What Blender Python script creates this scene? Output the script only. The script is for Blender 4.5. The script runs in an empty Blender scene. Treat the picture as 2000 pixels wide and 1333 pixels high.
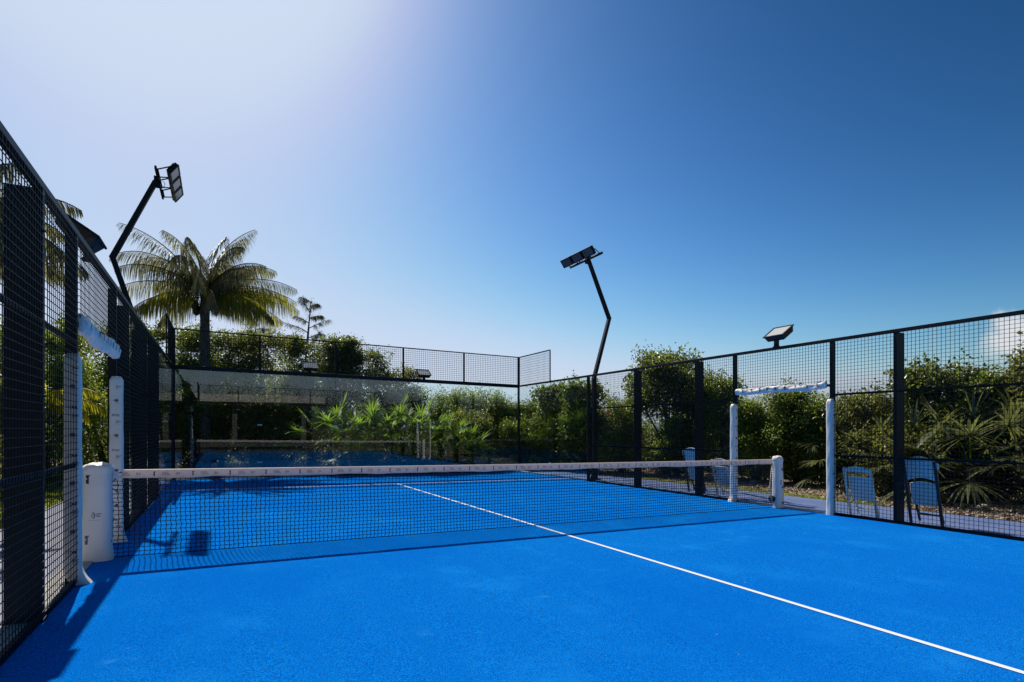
import bpy, math, random
import numpy as np
from mathutils import Vector, Matrix

R = math.radians
sc = bpy.context.scene
COL = sc.collection

# ---------------------------------------------------------------- camera
cam_d = bpy.data.cameras.new("camera")
cam = bpy.data.objects.new("camera", cam_d)
COL.objects.link(cam)
cam.location = (-3.962, -6.799, 1.336)
cam.rotation_euler = (R(90), 0, -0.4875)
cam_d.sensor_width = 36.0
cam_d.lens = 1097.2 / 2000 * 36
cam_d.shift_x = -0.00545
cam_d.shift_y = 0.0871
cam_d.clip_start = 0.05
cam_d.clip_end = 2000
sc.camera = cam

# ---------------------------------------------------------------- sun, sky, exposure
SUN_EL, SUN_AZ = R(46.6), R(-5.6)      # azimuth from +Y towards +X
sdir = Vector((math.sin(SUN_AZ) * math.cos(SUN_EL), math.cos(SUN_AZ) * math.cos(SUN_EL), math.sin(SUN_EL)))
sun_d = bpy.data.lights.new("sun", 'SUN')
sun_d.energy = 4.6
sun_d.angle = R(0.5)
sun_d.color = (1.0, 0.95, 0.87)
sun = bpy.data.objects.new("sun", sun_d)
COL.objects.link(sun)
sun.rotation_euler = sdir.to_track_quat('Z', 'Y').to_euler()

w = bpy.data.worlds.new("World")
sc.world = w
w.use_nodes = True
nt = w.node_tree
bg = nt.nodes["Background"]
sky = nt.nodes.new("ShaderNodeTexSky")
sky.sky_type = 'NISHITA'
sky.sun_disc = False
sky.sun_elevation = SUN_EL
sky.sun_rotation = SUN_AZ
sky.altitude = 0
sky.air_density = 1.0
sky.dust_density = 0.75
sky.ozone_density = 1.0
# white cloud low over the shrubs on the right, in the direction of the sky
tc = nt.nodes.new("ShaderNodeTexCoord")
nrm = nt.nodes.new("ShaderNodeVectorMath"); nrm.operation = 'NORMALIZE'
nt.links.new(tc.outputs["Generated"], nrm.inputs[0])
nz = nt.nodes.new("ShaderNodeTexNoise"); nz.inputs["Scale"].default_value = 20; nz.inputs["Detail"].default_value = 6
nt.links.new(nrm.outputs[0], nz.inputs["Vector"])
cd = Vector((1.262, 0.463, 0.168)).normalized()
dst = nt.nodes.new("ShaderNodeVectorMath"); dst.operation = 'DISTANCE'
nt.links.new(nrm.outputs[0], dst.inputs[0]); dst.inputs[1].default_value = cd
m1 = nt.nodes.new("ShaderNodeMath"); m1.operation = 'MULTIPLY_ADD'
nt.links.new(nz.outputs["Fac"], m1.inputs[0]); m1.inputs[1].default_value = -0.085
nt.links.new(dst.outputs["Value"], m1.inputs[2])
mr = nt.nodes.new("ShaderNodeMapRange"); mr.interpolation_type = 'SMOOTHSTEP'
nt.links.new(m1.outputs[0], mr.inputs["Value"])
mr.inputs["From Min"].default_value = -0.002; mr.inputs["From Max"].default_value = -0.030
mr.inputs["To Min"].default_value = 0; mr.inputs["To Max"].default_value = 0.95
sat = nt.nodes.new("ShaderNodeHueSaturation"); sat.inputs["Saturation"].default_value = 1.0
nt.links.new(sky.outputs[0], sat.inputs["Color"])
# contrast curve of the whole sky: each channel (k * value) ** g, capped round the sun
SKY_CURVE = ((0.1590, 2.80), (0.1450, 2.25), (0.1420, 2.40))
sep = nt.nodes.new("ShaderNodeSeparateXYZ"); cmb = nt.nodes.new("ShaderNodeCombineXYZ")
nt.links.new(sat.outputs[0], sep.inputs[0])
for i, (k_, g_) in enumerate(SKY_CURVE):
    a_ = nt.nodes.new("ShaderNodeMath"); a_.operation = 'MULTIPLY'; a_.inputs[1].default_value = k_
    p_ = nt.nodes.new("ShaderNodeMath"); p_.operation = 'POWER'; p_.inputs[1].default_value = g_
    cap = (0.62, 0.715, 0.90)[i]        # soft shoulder: x / (1 + (x/cap)^4)^(1/4)
    def mm(op, a, b=0.0, c=0.0):
        q = nt.nodes.new("ShaderNodeMath"); q.operation = op
        for ii, vv in enumerate((a, b, c)):
            if isinstance(vv, (int, float)): q.inputs[ii].default_value = vv
            else: nt.links.new(vv, q.inputs[ii])
        return q
    c_ = nt.nodes.new("ShaderNodeMath"); c_.operation = 'DIVIDE'
    den = mm('POWER', mm('ADD', mm('POWER', mm('DIVIDE', p_.outputs[0], cap).outputs[0], 4.0).outputs[0], 1.0).outputs[0], 1 / 4)
    nt.links.new(den.outputs[0], c_.inputs[1])
    nt.links.new(sep.outputs[i], a_.inputs[0]); nt.links.new(a_.outputs[0], p_.inputs[0])
    nt.links.new(p_.outputs[0], c_.inputs[0]); nt.links.new(c_.outputs[0], cmb.inputs[i])
# keep the haze at the horizon blue-white: blue never below green, green never below red
s2 = nt.nodes.new("ShaderNodeSeparateXYZ"); nt.links.new(cmb.outputs[0], s2.inputs[0])
def mmath(op, a, b):
    n_ = nt.nodes.new("ShaderNodeMath"); n_.operation = op
    for i_, v_ in enumerate((a, b)):
        if isinstance(v_, (int, float)): n_.inputs[i_].default_value = v_
        else: nt.links.new(v_, n_.inputs[i_])
    return n_.outputs[0]
red = mmath('MINIMUM', s2.outputs[0], mmath('MULTIPLY', s2.outputs[2], 0.73))
grn = mmath('MINIMUM', mmath('MAXIMUM', s2.outputs[1], mmath('MULTIPLY', red, 1.17)), mmath('MULTIPLY', s2.outputs[2], 0.86))
c2 = nt.nodes.new("ShaderNodeCombineXYZ"); nt.links.new(red, c2.inputs[0]); nt.links.new(grn, c2.inputs[1]); nt.links.new(s2.outputs[2], c2.inputs[2])
v2 = nt.nodes.new("ShaderNodeVectorMath"); v2.operation = 'SCALE'; v2.inputs["Scale"].default_value = 10
nt.links.new(c2.outputs[0], v2.inputs[0])
mx = nt.nodes.new("ShaderNodeMixRGB")
nt.links.new(mr.outputs[0], mx.inputs[0]); nt.links.new(v2.outputs[0], mx.inputs[1])
mx.inputs[2].default_value = (7.4, 7.6, 7.9, 1)
nt.links.new(mx.outputs[0], bg.inputs[0])
bg.inputs[1].default_value = 0.10

sc.view_settings.view_transform = 'Standard'
sc.view_settings.look = 'None'
sc.view_settings.exposure = 0.0
sc.view_settings.gamma = 1.0
sc.cycles.use_denoising = True
sc.cycles.denoiser = 'OPENIMAGEDENOISE'
sc.cycles.denoising_input_passes = 'RGB_ALBEDO_NORMAL'
sc.cycles.denoising_prefilter = 'ACCURATE'
sc.cycles.max_bounces = 8
sc.cycles.transparent_max_bounces = 12
sc.cycles.transmission_bounces = 4

# ---------------------------------------------------------------- materials
def mat(name, base, rough=0.6, metal=0.0, spec=0.5, noise=None, bump=None, extra=None):
    """noise=(scale, other colour, lo, hi, detail); bump=(scale, strength, distance)"""
    m = bpy.data.materials.new(name); m.use_nodes = True
    t = m.node_tree; p = t.nodes["Principled BSDF"]
    p.inputs["Base Color"].default_value = (*base, 1)
    p.inputs["Roughness"].default_value = rough
    p.inputs["Metallic"].default_value = metal
    p.inputs["Specular IOR Level"].default_value = spec
    c = t.nodes.new("ShaderNodeTexCoord")
    prev = None
    for ns in (noise or []):
        n = t.nodes.new("ShaderNodeTexNoise"); n.inputs["Scale"].default_value = ns[0]
        n.inputs["Detail"].default_value = ns[4]
        t.links.new(c.outputs["Object"], n.inputs["Vector"])
        r = t.nodes.new("ShaderNodeMapRange")
        t.links.new(n.outputs["Fac"], r.inputs["Value"])
        r.inputs["From Min"].default_value = ns[2]; r.inputs["From Max"].default_value = ns[3]
        x = t.nodes.new("ShaderNodeMixRGB")
        t.links.new(r.outputs[0], x.inputs[0])
        if prev: t.links.new(prev, x.inputs[1])
        else: x.inputs[1].default_value = (*base, 1)
        x.inputs[2].default_value = (*ns[1], 1)
        prev = x.outputs[0]
    if prev: t.links.new(prev, p.inputs["Base Color"])
    if bump:
        n = t.nodes.new("ShaderNodeTexNoise"); n.inputs["Scale"].default_value = bump[0]; n.inputs["Detail"].default_value = 4
        t.links.new(c.outputs["Object"], n.inputs["Vector"])
        b = t.nodes.new("ShaderNodeBump"); b.inputs["Strength"].default_value = bump[1]; b.inputs["Distance"].default_value = bump[2]
        t.links.new(n.outputs["Fac"], b.inputs["Height"]); t.links.new(b.outputs[0], p.inputs["Normal"])
    return m

def leafmat(name, dark, light, trans, tfac=0.4, rough=0.38, spec=0.5):
    """leaf: colour differs from leaf to leaf, light passes through it"""
    m = bpy.data.materials.new(name); m.use_nodes = True
    t = m.node_tree; p = t.nodes["Principled BSDF"]; out = t.nodes["Material Output"]
    g = t.nodes.new("ShaderNodeNewGeometry")
    mx = t.nodes.new("ShaderNodeMixRGB"); t.links.new(g.outputs["Random Per Island"], mx.inputs[0])
    mx.inputs[1].default_value = (*dark, 1); mx.inputs[2].default_value = (*light, 1)
    t.links.new(mx.outputs[0], p.inputs["Base Color"])
    p.inputs["Roughness"].default_value = rough; p.inputs["Specular IOR Level"].default_value = spec
    tr = t.nodes.new("ShaderNodeBsdfTranslucent")
    mt = t.nodes.new("ShaderNodeMixRGB"); mt.blend_type = 'MULTIPLY'; mt.inputs[0].default_value = 0.75
    mt.inputs[1].default_value = (*trans, 1)
    rm = t.nodes.new("ShaderNodeMapRange"); t.links.new(g.outputs["Random Per Island"], rm.inputs["Value"])
    rm.inputs["To Min"].default_value = 0.35; rm.inputs["To Max"].default_value = 1.15
    t.links.new(rm.outputs[0], mt.inputs[2])
    t.links.new(mt.outputs[0], tr.inputs[0])
    ms = t.nodes.new("ShaderNodeMixShader"); ms.inputs[0].default_value = tfac
    t.links.new(p.outputs[0], ms.inputs[1]); t.links.new(tr.outputs[0], ms.inputs[2])
    t.links.new(ms.outputs[0], out.inputs[0])
    return m

M = {}
M['black'] = mat("black_powder_coat", (0.006, 0.0065, 0.008), 0.5, 0.0, 0.22, [(3, (0.010, 0.0105, 0.013), .45, .7, 3)])
M['wire'] = mat("black_wire", (0.005, 0.0055, 0.007), 0.55, 0, 0.25)
M['netm'] = mat("net_twine", (0.010, 0.011, 0.013), 0.7)
M['pad'] = mat("white_vinyl_pad", (0.93, 0.83, 0.73), 0.5, 0, 0.35, [(3, (0.82, 0.72, 0.63), .5, .75, 3)], (6, 0.12, 0.01))
M['tape'] = mat("white_net_tape", (0.86, 0.76, 0.68), 0.6, 0, 0.3, [(12, (0.72, 0.62, 0.53), .5, .7, 4)], (20, 0.08, 0.004))
M['print'] = mat("navy_print", (0.02, 0.03, 0.09), 0.6)
M['printgrey'] = mat("grey_print", (0.16, 0.17, 0.21), 0.6)
M['line'] = mat("white_line_paint", (0.82, 0.86, 0.9), 0.8, 0, 0.2, [(160, (0.35, 0.55, 0.85), .60, .72, 3)])
M['conc'] = mat("pale_concrete", (0.42, 0.42, 0.45), 0.85, 0, 0.2, [(240, (0.20, 0.23, 0.36), .47, .62, 2), (3, (0.3, 0.32, 0.40), .45, .7, 5), (110, (0.6, 0.6, 0.62), .62, .7, 2)], (120, 0.3, 0.01))
M['kerb'] = mat("concrete_kerb", (0.50, 0.48, 0.44), 0.85, 0, 0.2, [(12, (0.33, 0.31, 0.28), .45, .7, 5)], (40, 0.3, 0.01))
M['cream'] = mat("cream_render", (0.86, 0.78, 0.68), 0.8, 0, 0.2, [(2, (0.58, 0.52, 0.44), .4, .7, 5)])
M['taupe'] = mat('taupe_render', (0.20, 0.18, 0.155), 0.8, 0, 0.2, [(2, (0.15, 0.135, 0.12), .4, .7, 5)])
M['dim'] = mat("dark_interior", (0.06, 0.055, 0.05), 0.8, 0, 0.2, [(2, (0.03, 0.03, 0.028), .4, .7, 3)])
M['bark'] = mat("grey_bark", (0.16, 0.13, 0.10), 0.9, 0, 0.2, [(9, (0.07, 0.055, 0.045), .4, .65, 5)], (25, 0.7, 0.03))
M['palmbark'] = mat("palm_bark", (0.11, 0.095, 0.08), 0.9, 0, 0.2, [(14, (0.05, 0.042, 0.035), .4, .65, 4)], (30, 0.7, 0.03))
M['chair'] = mat("white_resin", (0.93, 0.90, 0.86), 0.45, 0, 0.4, [(6, (0.84, 0.81, 0.77), .5, .7, 4)])
M['chairdark'] = mat("dark_chair_frame", (0.05, 0.045, 0.045), 0.5)
M['lampglass'] = mat("lamp_glass", (0.07, 0.073, 0.08), 0.22, 0, 0.4, [(60, (0.2, 0.2, 0.22), .45, .6, 2)])
M['lampbright'] = mat("lamp_reflector_glass", (0.66, 0.63, 0.57), 0.28, 0, 0.6, [(25, (0.7, 0.68, 0.62), .45, .6, 2)])
M['rust'] = mat("weathered_housing", (0.035, 0.028, 0.024), 0.6, 0.0, 0.25, [(20, (0.12, 0.07, 0.05), .55, .7, 4)])
M['steel'] = mat("grey_steel", (0.62, 0.62, 0.62), 0.4, 0.0)
M['coco'] = mat("coconut_husk", (0.05, 0.045, 0.025), 0.6, 0, 0.3, [(10, (0.09, 0.07, 0.03), .4, .7, 3)])
M['stone'] = mat("pale_stone", (0.42, 0.39, 0.34), 0.9, 0, 0.2, [(8, (0.22, 0.2, 0.17), .4, .7, 5)], (12, 0.8, 0.05))
M['sand'] = mat("sandy_ground", (0.30, 0.24, 0.17), 0.95, 0, 0.1, [(6, (0.20, 0.15, 0.10), .4, .65, 6), (0.8, (0.24, 0.20, 0.14), .4, .65, 4)], (40, 0.5, 0.02))
M['mulch'] = mat("bark_mulch", (0.44, 0.34, 0.25), 0.95, 0, 0.1, [(45, (0.20, 0.13, 0.09), .45, .6, 4), (70, (0.70, 0.60, 0.47), .58, .66, 3)], (50, 0.9, 0.04))
M['chip'] = leafmat("bark_chip", (0.20, 0.13, 0.085), (0.72, 0.60, 0.46), (0.2, 0.12, 0.06), 0.05, 0.9, 0.1)
M['dark_soil'] = mat('dark_soil', (0.07, 0.055, 0.04), 0.95, 0, 0.1, [(12, (0.035, 0.028, 0.02), .4, .65, 5), (30, (0.13, 0.10, 0.07), .6, .7, 3)], (30, 0.7, 0.03))
M['soil'] = mat("lawn_soil", (0.10, 0.13, 0.035), 0.95, 0, 0.1, [(9, (0.18, 0.16, 0.06), .45, .65, 5)])
M['blade'] = leafmat("grass_blade", (0.09, 0.14, 0.02), (0.20, 0.24, 0.05), (0.55, 0.62, 0.08), 0.5, 0.5, 0.3)
M['grape'] = leafmat("broad_glossy_leaf", (0.035, 0.058, 0.016), (0.105, 0.140, 0.034), (0.42, 0.50, 0.08), 0.36, 0.34, 0.65)
M['small'] = leafmat("small_green_leaf", (0.028, 0.055, 0.014), (0.120, 0.175, 0.032), (0.48, 0.60, 0.07), 0.38, 0.36, 0.6)
M['olive'] = leafmat("olive_leaf", (0.048, 0.062, 0.020), (0.135, 0.140, 0.045), (0.48, 0.50, 0.09), 0.42, 0.38, 0.55)
M['lime'] = leafmat("lime_leaf", (0.07, 0.11, 0.02), (0.18, 0.23, 0.04), (0.54, 0.66, 0.08), 0.42, 0.42, 0.45)
M['palm'] = leafmat("palm_leaflet", (0.06, 0.062, 0.035), (0.15, 0.145, 0.075), (0.46, 0.45, 0.16), 0.40, 0.48, 0.45)
M['palmyellow'] = leafmat("yellowing_palm_leaflet", (0.16, 0.17, 0.02), (0.30, 0.30, 0.04), (0.85, 0.80, 0.06), 0.55, 0.45, 0.4)
M['fan'] = leafmat("fan_palm_leaf", (0.025, 0.055, 0.010), (0.10, 0.16, 0.03), (0.44, 0.66, 0.04), 0.45, 0.48, 0.35)
M['fansilver'] = leafmat("silvery_fan_leaf", (0.035, 0.048, 0.020), (0.19, 0.20, 0.09), (0.40, 0.44, 0.11), 0.30, 0.32, 0.7)
M['needle'] = leafmat("grey_green_needle", (0.09, 0.115, 0.085), (0.16, 0.19, 0.13), (0.2, 0.26, 0.1), 0.3, 0.6, 0.3)
M['pink'] = leafmat("magenta_bract", (0.45, 0.02, 0.12), (0.70, 0.05, 0.22), (0.9, 0.08, 0.25), 0.45, 0.6, 0.3)
M['dead'] = leafmat("dead_amber_leaf", (0.30, 0.14, 0.02), (0.50, 0.26, 0.04), (0.8, 0.42, 0.05), 0.45, 0.6, 0.3)
M['flower'] = M['pink']

def backlit(m, col, f):
    t = m.node_tree; p = t.nodes["Principled BSDF"]; out = t.nodes["Material Output"]
    tr = t.nodes.new("ShaderNodeBsdfTranslucent"); tr.inputs[0].default_value = (*col, 1)
    ms = t.nodes.new("ShaderNodeMixShader"); ms.inputs[0].default_value = f
    t.links.new(p.outputs[0], ms.inputs[1]); t.links.new(tr.outputs[0], ms.inputs[2]); t.links.new(ms.outputs[0], out.inputs[0])
backlit(M['tape'], (0.85, 0.72, 0.60), 0.35)

M['path2'] = mat('blue_grey_concrete', (0.16, 0.22, 0.40), 0.85, 0, 0.2, [(90, (0.07, 0.12, 0.30), .45, .62, 3), (1.1, (0.10, 0.16, 0.34), .42, .60, 5), (60, (0.45, 0.44, 0.46), .62, .7, 2)], (120, 0.3, 0.01))
# turf
def turf():
    m = bpy.data.materials.new("blue_turf"); m.use_nodes = True
    t = m.node_tree; p = t.nodes["Principled BSDF"]
    c = t.nodes.new("ShaderNodeTexCoord")
    def noise(s, d, rough=0.5):
        n = t.nodes.new("ShaderNodeTexNoise"); n.inputs["Scale"].default_value = s
        n.inputs["Detail"].default_value = d; n.inputs["Roughness"].default_value = rough
        t.links.new(c.outputs["Object"], n.inputs["Vector"]); return n.outputs["Fac"]
    def rng_(v, a, b, lo=0, hi=1):
        r = t.nodes.new("ShaderNodeMapRange"); t.links.new(v, r.inputs["Value"])
        r.inputs["From Min"].default_value = a; r.inputs["From Max"].default_value = b
        r.inputs["To Min"].default_value = lo; r.inputs["To Max"].default_value = hi
        return r.outputs[0]
    def mix(f, a, b, mode='MIX'):
        x = t.nodes.new("ShaderNodeMixRGB"); x.blend_type = mode
        if isinstance(f, float): x.inputs[0].default_value = f
        else: t.links.new(f, x.inputs[0])
        for i, v in ((1, a), (2, b)):
            if isinstance(v, tuple): x.inputs[i].default_value = (*v, 1)
            else: t.links.new(v, x.inputs[i])
        return x.outputs[0]
    fine = noise(130, 2, 0.6)
    k = mix(rng_(fine, .38, .62), (0.0, 0.055, 0.34), (0.0, 0.27, 0.93))
    k = mix(rng_(noise(210, 1), .60, .70, 0, .75), k, (0.05, 0.55, 1.0))
    k = mix(rng_(noise(48, 4, .75), .54, .68, 0, .40), k, (0.01, 0.40, 0.92))
    k = mix(rng_(noise(30, 5, .8), .54, .70, 0, .45), k, (0.0, 0.085, 0.42))
    k = mix(rng_(noise(1.3, 7, .68), .52, .72, 0, .42), k, (0.015, 0.33, 0.90))
    k = mix(rng_(noise(0.35, 4), .36, .62, 0.50, 0), k, (0.0, 0.13, 0.60))
    k = mix(rng_(noise(1.9, 5, .65), .66, .78, 0, .40), k, (0.07, 0.42, 0.92))
    t.links.new(k, p.inputs["Base Color"])
    p.inputs["Roughness"].default_value = 0.75; p.inputs["Specular IOR Level"].default_value = 0.0
    p.inputs["Sheen Weight"].default_value = 0.14; p.inputs["Sheen Roughness"].default_value = 0.35
    p.inputs["Sheen Tint"].default_value = (0.12, 0.5, 1, 1)
    b = t.nodes.new("ShaderNodeBump"); b.inputs["Strength"].default_value = 0.8; b.inputs["Distance"].default_value = 0.008
    t.links.new(fine, b.inputs["Height"]); t.links.new(b.outputs[0], p.inputs["Normal"])
    return m
M['turf'] = turf()

def glassmat():
    m = bpy.data.materials.new("tempered_glass"); m.use_nodes = True
    t = m.node_tree; t.nodes.remove(t.nodes["Principled BSDF"]); out = t.nodes["Material Output"]
    tr = t.nodes.new("ShaderNodeBsdfTransparent"); tr.inputs[0].default_value = (0.90, 0.95, 0.94, 1)
    gl = t.nodes.new("ShaderNodeBsdfGlossy"); gl.inputs["Roughness"].default_value = 0.0
    gl.inputs[0].default_value = (0.97, 0.98, 1, 1)
    c = t.nodes.new("ShaderNodeTexCoord"); n = t.nodes.new("ShaderNodeTexNoise"); n.inputs["Scale"].default_value = 0.5
    t.links.new(c.outputs["Object"], n.inputs["Vector"])
    b = t.nodes.new("ShaderNodeBump"); b.inputs["Strength"].default_value = 0.04; b.inputs["Distance"].default_value = 0.02
    t.links.new(n.outputs["Fac"], b.inputs["Height"]); t.links.new(b.outputs[0], gl.inputs["Normal"])
    lw = t.nodes.new("ShaderNodeLayerWeight"); lw.inputs[0].default_value = 0.5
    pw = t.nodes.new("ShaderNodeMath"); pw.operation = 'POWER'; pw.inputs[1].default_value = 5
    t.links.new(lw.outputs["Facing"], pw.inputs[0])
    fr = t.nodes.new("ShaderNodeMath"); fr.operation = 'MULTIPLY_ADD'; fr.inputs[1].default_value = 0.92; fr.inputs[2].default_value = 0.052
    t.links.new(pw.outputs[0], fr.inputs[0])
    ms = t.nodes.new("ShaderNodeMixShader"); t.links.new(fr.outputs[0], ms.inputs[0])
    t.links.new(tr.outputs[0], ms.inputs[1]); t.links.new(gl.outputs[0], ms.inputs[2])
    t.links.new(ms.outputs[0], out.inputs[0])
    return m
M['glass'] = glassmat()

# ---------------------------------------------------------------- mesh helpers
S = 0.0134                       # the ground falls gently from left to right
def gz(x): return -S * max(-14, min(14, x))

def tag(o, label=None, cat=None, group=None, kind=None):
    if label: o['label'] = label
    if cat: o['category'] = cat
    if group: o['group'] = group
    if kind: o['kind'] = kind
    return o

def empty(name, loc, rz=0.0):
    o = bpy.data.objects.new(name, None); COL.objects.link(o)
    o.location = loc; o.rotation_euler = (0, 0, rz); o.empty_display_size = 0.1
    return o

def link(name, me, parent=None, loc=None):
    o = bpy.data.objects.new(name, me); COL.objects.link(o)
    if parent: o.parent = parent
    if loc is not None: o.location = loc
    return o

class MB:
    def __init__(s): s.v = []; s.f = []; s.m = []; s.sm = []
    def add(s, vs, fs, mi=0, smooth=False):
        n = len(s.v); s.v += [tuple(map(float, v)) for v in vs]
        s.f += [tuple(i + n for i in f) for f in fs]; s.m += [mi] * len(fs); s.sm += [smooth] * len(fs)
        return s
    def box(s, x0, x1, y0, y1, z0, z1, mi=0):
        if x0 > x1: x0, x1 = x1, x0
        vs = [(x, y, z) for z in (z0, z1) for y in (y0, y1) for x in (x0, x1)]
        return s.add(vs, [(0, 2, 3, 1), (4, 5, 7, 6), (0, 1, 5, 4), (2, 6, 7, 3), (0, 4, 6, 2), (1, 3, 7, 5)], mi)
    def obox(s, c, ax, ay, az, hx, hy, hz, mi=0, taper=1.0):
        c, ax, ay, az = map(Vector, (c, ax, ay, az)); vs = []
        for k in (-1, 1):
            tp = taper if k < 0 else 1.0
            for j in (-1, 1):
                for i in (-1, 1): vs.append(c + ax * hx * i * tp + ay * hy * j * tp + az * hz * k)
        return s.add(vs, [(0, 2, 3, 1), (4, 5, 7, 6), (0, 1, 5, 4), (2, 6, 7, 3), (0, 4, 6, 2), (1, 3, 7, 5)], mi)
    def beam(s, p0, p1, wd, ht, mi=0, up=(0, 0, 1)):
        p0, p1 = Vector(p0), Vector(p1); d = (p1 - p0); L = d.length; d.normalize(); up = Vector(up)
        sd = d.cross(up)
        if sd.length < 1e-4: sd = d.cross(Vector((1, 0, 0)))
        sd.normalize(); u2 = sd.cross(d)
        return s.obox((p0 + p1) / 2, sd, u2, d, wd / 2, ht / 2, L / 2, mi)
    def tube(s, pts, rad, n=8, mi=0, cap=True):
        pts = [Vector(p) for p in pts]
        if not hasattr(rad, '__len__'): rad = [rad] * len(pts)
        vs = []; fs = []; ref = Vector((0.31, 0.2, 1)).normalized()
        for i, p in enumerate(pts):
            d = (pts[min(i + 1, len(pts) - 1)] - pts[max(i - 1, 0)]).normalized()
            a = d.cross(ref)
            if a.length < 1e-3: a = d.cross(Vector((1, 0, 0)))
            a.normalize(); b = d.cross(a)
            for k in range(n):
                t = 2 * math.pi * k / n; vs.append(p + (a * math.cos(t) + b * math.sin(t)) * rad[i])
        for i in range(len(pts) - 1):
            for k in range(n):
                k2 = (k + 1) % n; fs.append((i * n + k, i * n + k2, (i + 1) * n + k2, (i + 1) * n + k))
        s.add(vs, fs, mi, True)
        if cap:
            m = len(s.v) - len(vs)
            s.f += [tuple(m + k for k in range(n - 1, -1, -1)), tuple(m + (len(pts) - 1) * n + k for k in range(n))]
            s.m += [mi, mi]; s.sm += [False, False]
        return s
    def build(s, name, mats, parent=None, shear=False, loc=None, bevel=None):
        me = bpy.data.meshes.new(name)
        vs = s.v
        if shear: vs = [(x, y, z - S * x) for x, y, z in vs]
        me.from_pydata(vs, [], s.f)
        if not isinstance(mats, (list, tuple)): mats = [mats]
        for m in mats: me.materials.append(m)
        me.polygons.foreach_set("material_index", s.m)
        me.polygons.foreach_set("use_smooth", s.sm)
        me.update()
        o = link(name, me, parent, loc)
        if bevel:
            b = o.modifiers.new("bevel", 'BEVEL'); b.width = bevel; b.segments = 2; b.limit_method = 'ANGLE'
        return o

def arr_mesh(name, V, F, material, parent=None, loc=None, smooth=False):
    me = bpy.data.meshes.new(name); V = np.asarray(V, np.float32); F = np.asarray(F, np.int32)
    k = F.shape[1]
    me.vertices.add(len(V)); me.vertices.foreach_set("co", V.ravel())
    me.loops.add(F.size); me.loops.foreach_set("vertex_index", F.ravel())
    me.polygons.add(len(F)); me.polygons.foreach_set("loop_start", np.arange(0, F.size, k, dtype=np.int32))
    if smooth: me.polygons.foreach_set("use_smooth", np.ones(len(F), bool))
    mats = material if isinstance(material, (list, tuple)) else [material]
    for m in mats: me.materials.append(m)
    me.update(calc_edges=True); me.validate()
    return link(name, me, parent, loc)

def text_geom(txt, size):
    c = bpy.data.curves.new("t", 'FONT'); c.body = txt; c.size = size; c.align_x = 'CENTER'; c.align_y = 'CENTER'
    c.resolution_u = 2
    o = bpy.data.objects.new("t", c); COL.objects.link(o)
    bpy.context.view_layer.update()
    me = o.to_mesh(); vs = [tuple(v.co) for v in me.vertices]; fs = [tuple(p.vertices) for p in me.polygons]
    o.to_mesh_clear(); bpy.data.objects.remove(o); bpy.data.curves.remove(c)
    return [(v[0], v[1]) for v in vs], fs

# flat 2-D marks (s, t): used on pads and tape
def arcs_mark(sz):
    """three widening arcs beside short lines of small print"""
    V, F = [], []
    for r, wd, a in ((0.30, .03, 50), (0.52, .04, 52), (0.78, .09, 55)):
        n = 8; b = len(V)
        for i in range(n + 1):
            t = R(-a + 2 * a * i / n); taper = math.cos(t * 0.9)
            V.append(((r - wd * taper) * math.cos(t) - .6, (r - wd * taper) * math.sin(t)))
            V.append(((r + wd * taper) * math.cos(t) - .6, (r + wd * taper) * math.sin(t)))
        for i in range(n): F.append((b + 2 * i, b + 2 * i + 1, b + 2 * i + 3, b + 2 * i + 2))
    for i, (y, x1) in enumerate(((.28, 1.25), (.02, .95), (-.22, 1.15))):
        b = len(V); V += [(.42, y - .06), (x1, y - .06), (x1, y + .06), (.42, y + .06)]; F.append((b, b + 1, b + 2, b + 3))
    for i in range(9):
        b = len(V); x = -.7 + i * .2; V += [(x, -.98), (x + .1, -.98), (x + .1, -.90), (x, -.90)]; F.append((b, b + 1, b + 2, b + 3))
    return [(x * sz, y * sz) for x, y in V], F
def globe_mark(sz):
    """a round striped emblem over a line of small print"""
    V, F = [], []
    for k in range(5):
        y0 = -.55 + k * .235; y1 = y0 + .18
        for (a, b_) in ((y0, y1),):
            xa = math.sqrt(max(0, .6 ** 2 - a * a)); xb = math.sqrt(max(0, .6 ** 2 - b_ * b_)); b = len(V)
            V += [(.15 - xa, a), (.15 + xa, a), (.15 + xb, b_), (.15 - xb, b_)]; F.append((b, b + 1, b + 2, b + 3))
    b = len(V); V += [(-.85, 0), (-.6, -.25), (-.5, 0), (-.6, .25)]; F.append((b, b + 1, b + 2, b + 3))
    for i in range(7):
        b = len(V); x = -.3 + i * .2; V += [(x, -1.0), (x + .12, -1.0), (x + .12, -.9), (x, -.9)]; F.append((b, b + 1, b + 2, b + 3))
    return [(x * sz, y * sz) for x, y in V], F
def block_mark(sz):
    """upright navy block with a notch"""
    V = [(-.35, -1), (.2, -1), (.2, .55), (.5, 1), (-.35, 1), (-.35, .3), (-.1, .3), (-.1, 0), (-.35, 0)]
    return [(x * sz, y * sz) for x, y in V], [(0, 1, 2, 7, 8), (2, 3, 4, 5, 6, 7)]
WORD = text_geom("ima", 0.05)

def copy_tree(o, parent=None):
    c = o.copy(); COL.objects.link(c)
    if parent: c.parent = parent
    for ch in list(o.children): copy_tree(ch, c)
    return c

# ================================================================ THE SETTING
def strip_sheet(name, x0, x1, y0, y1, dz, m, nx=1):
    b = MB(); xs = [x0 + (x1 - x0) * i / nx for i in range(nx + 1)]
    vs = []
    for x in xs: vs += [(x, y0, gz(x) + dz), (x, y1, gz(x) + dz)]
    b.add(vs, [(2 * i, 2 * i + 2, 2 * i + 3, 2 * i + 1) for i in range(nx)])
    return tag(b.build(name, m), kind='structure')

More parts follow.
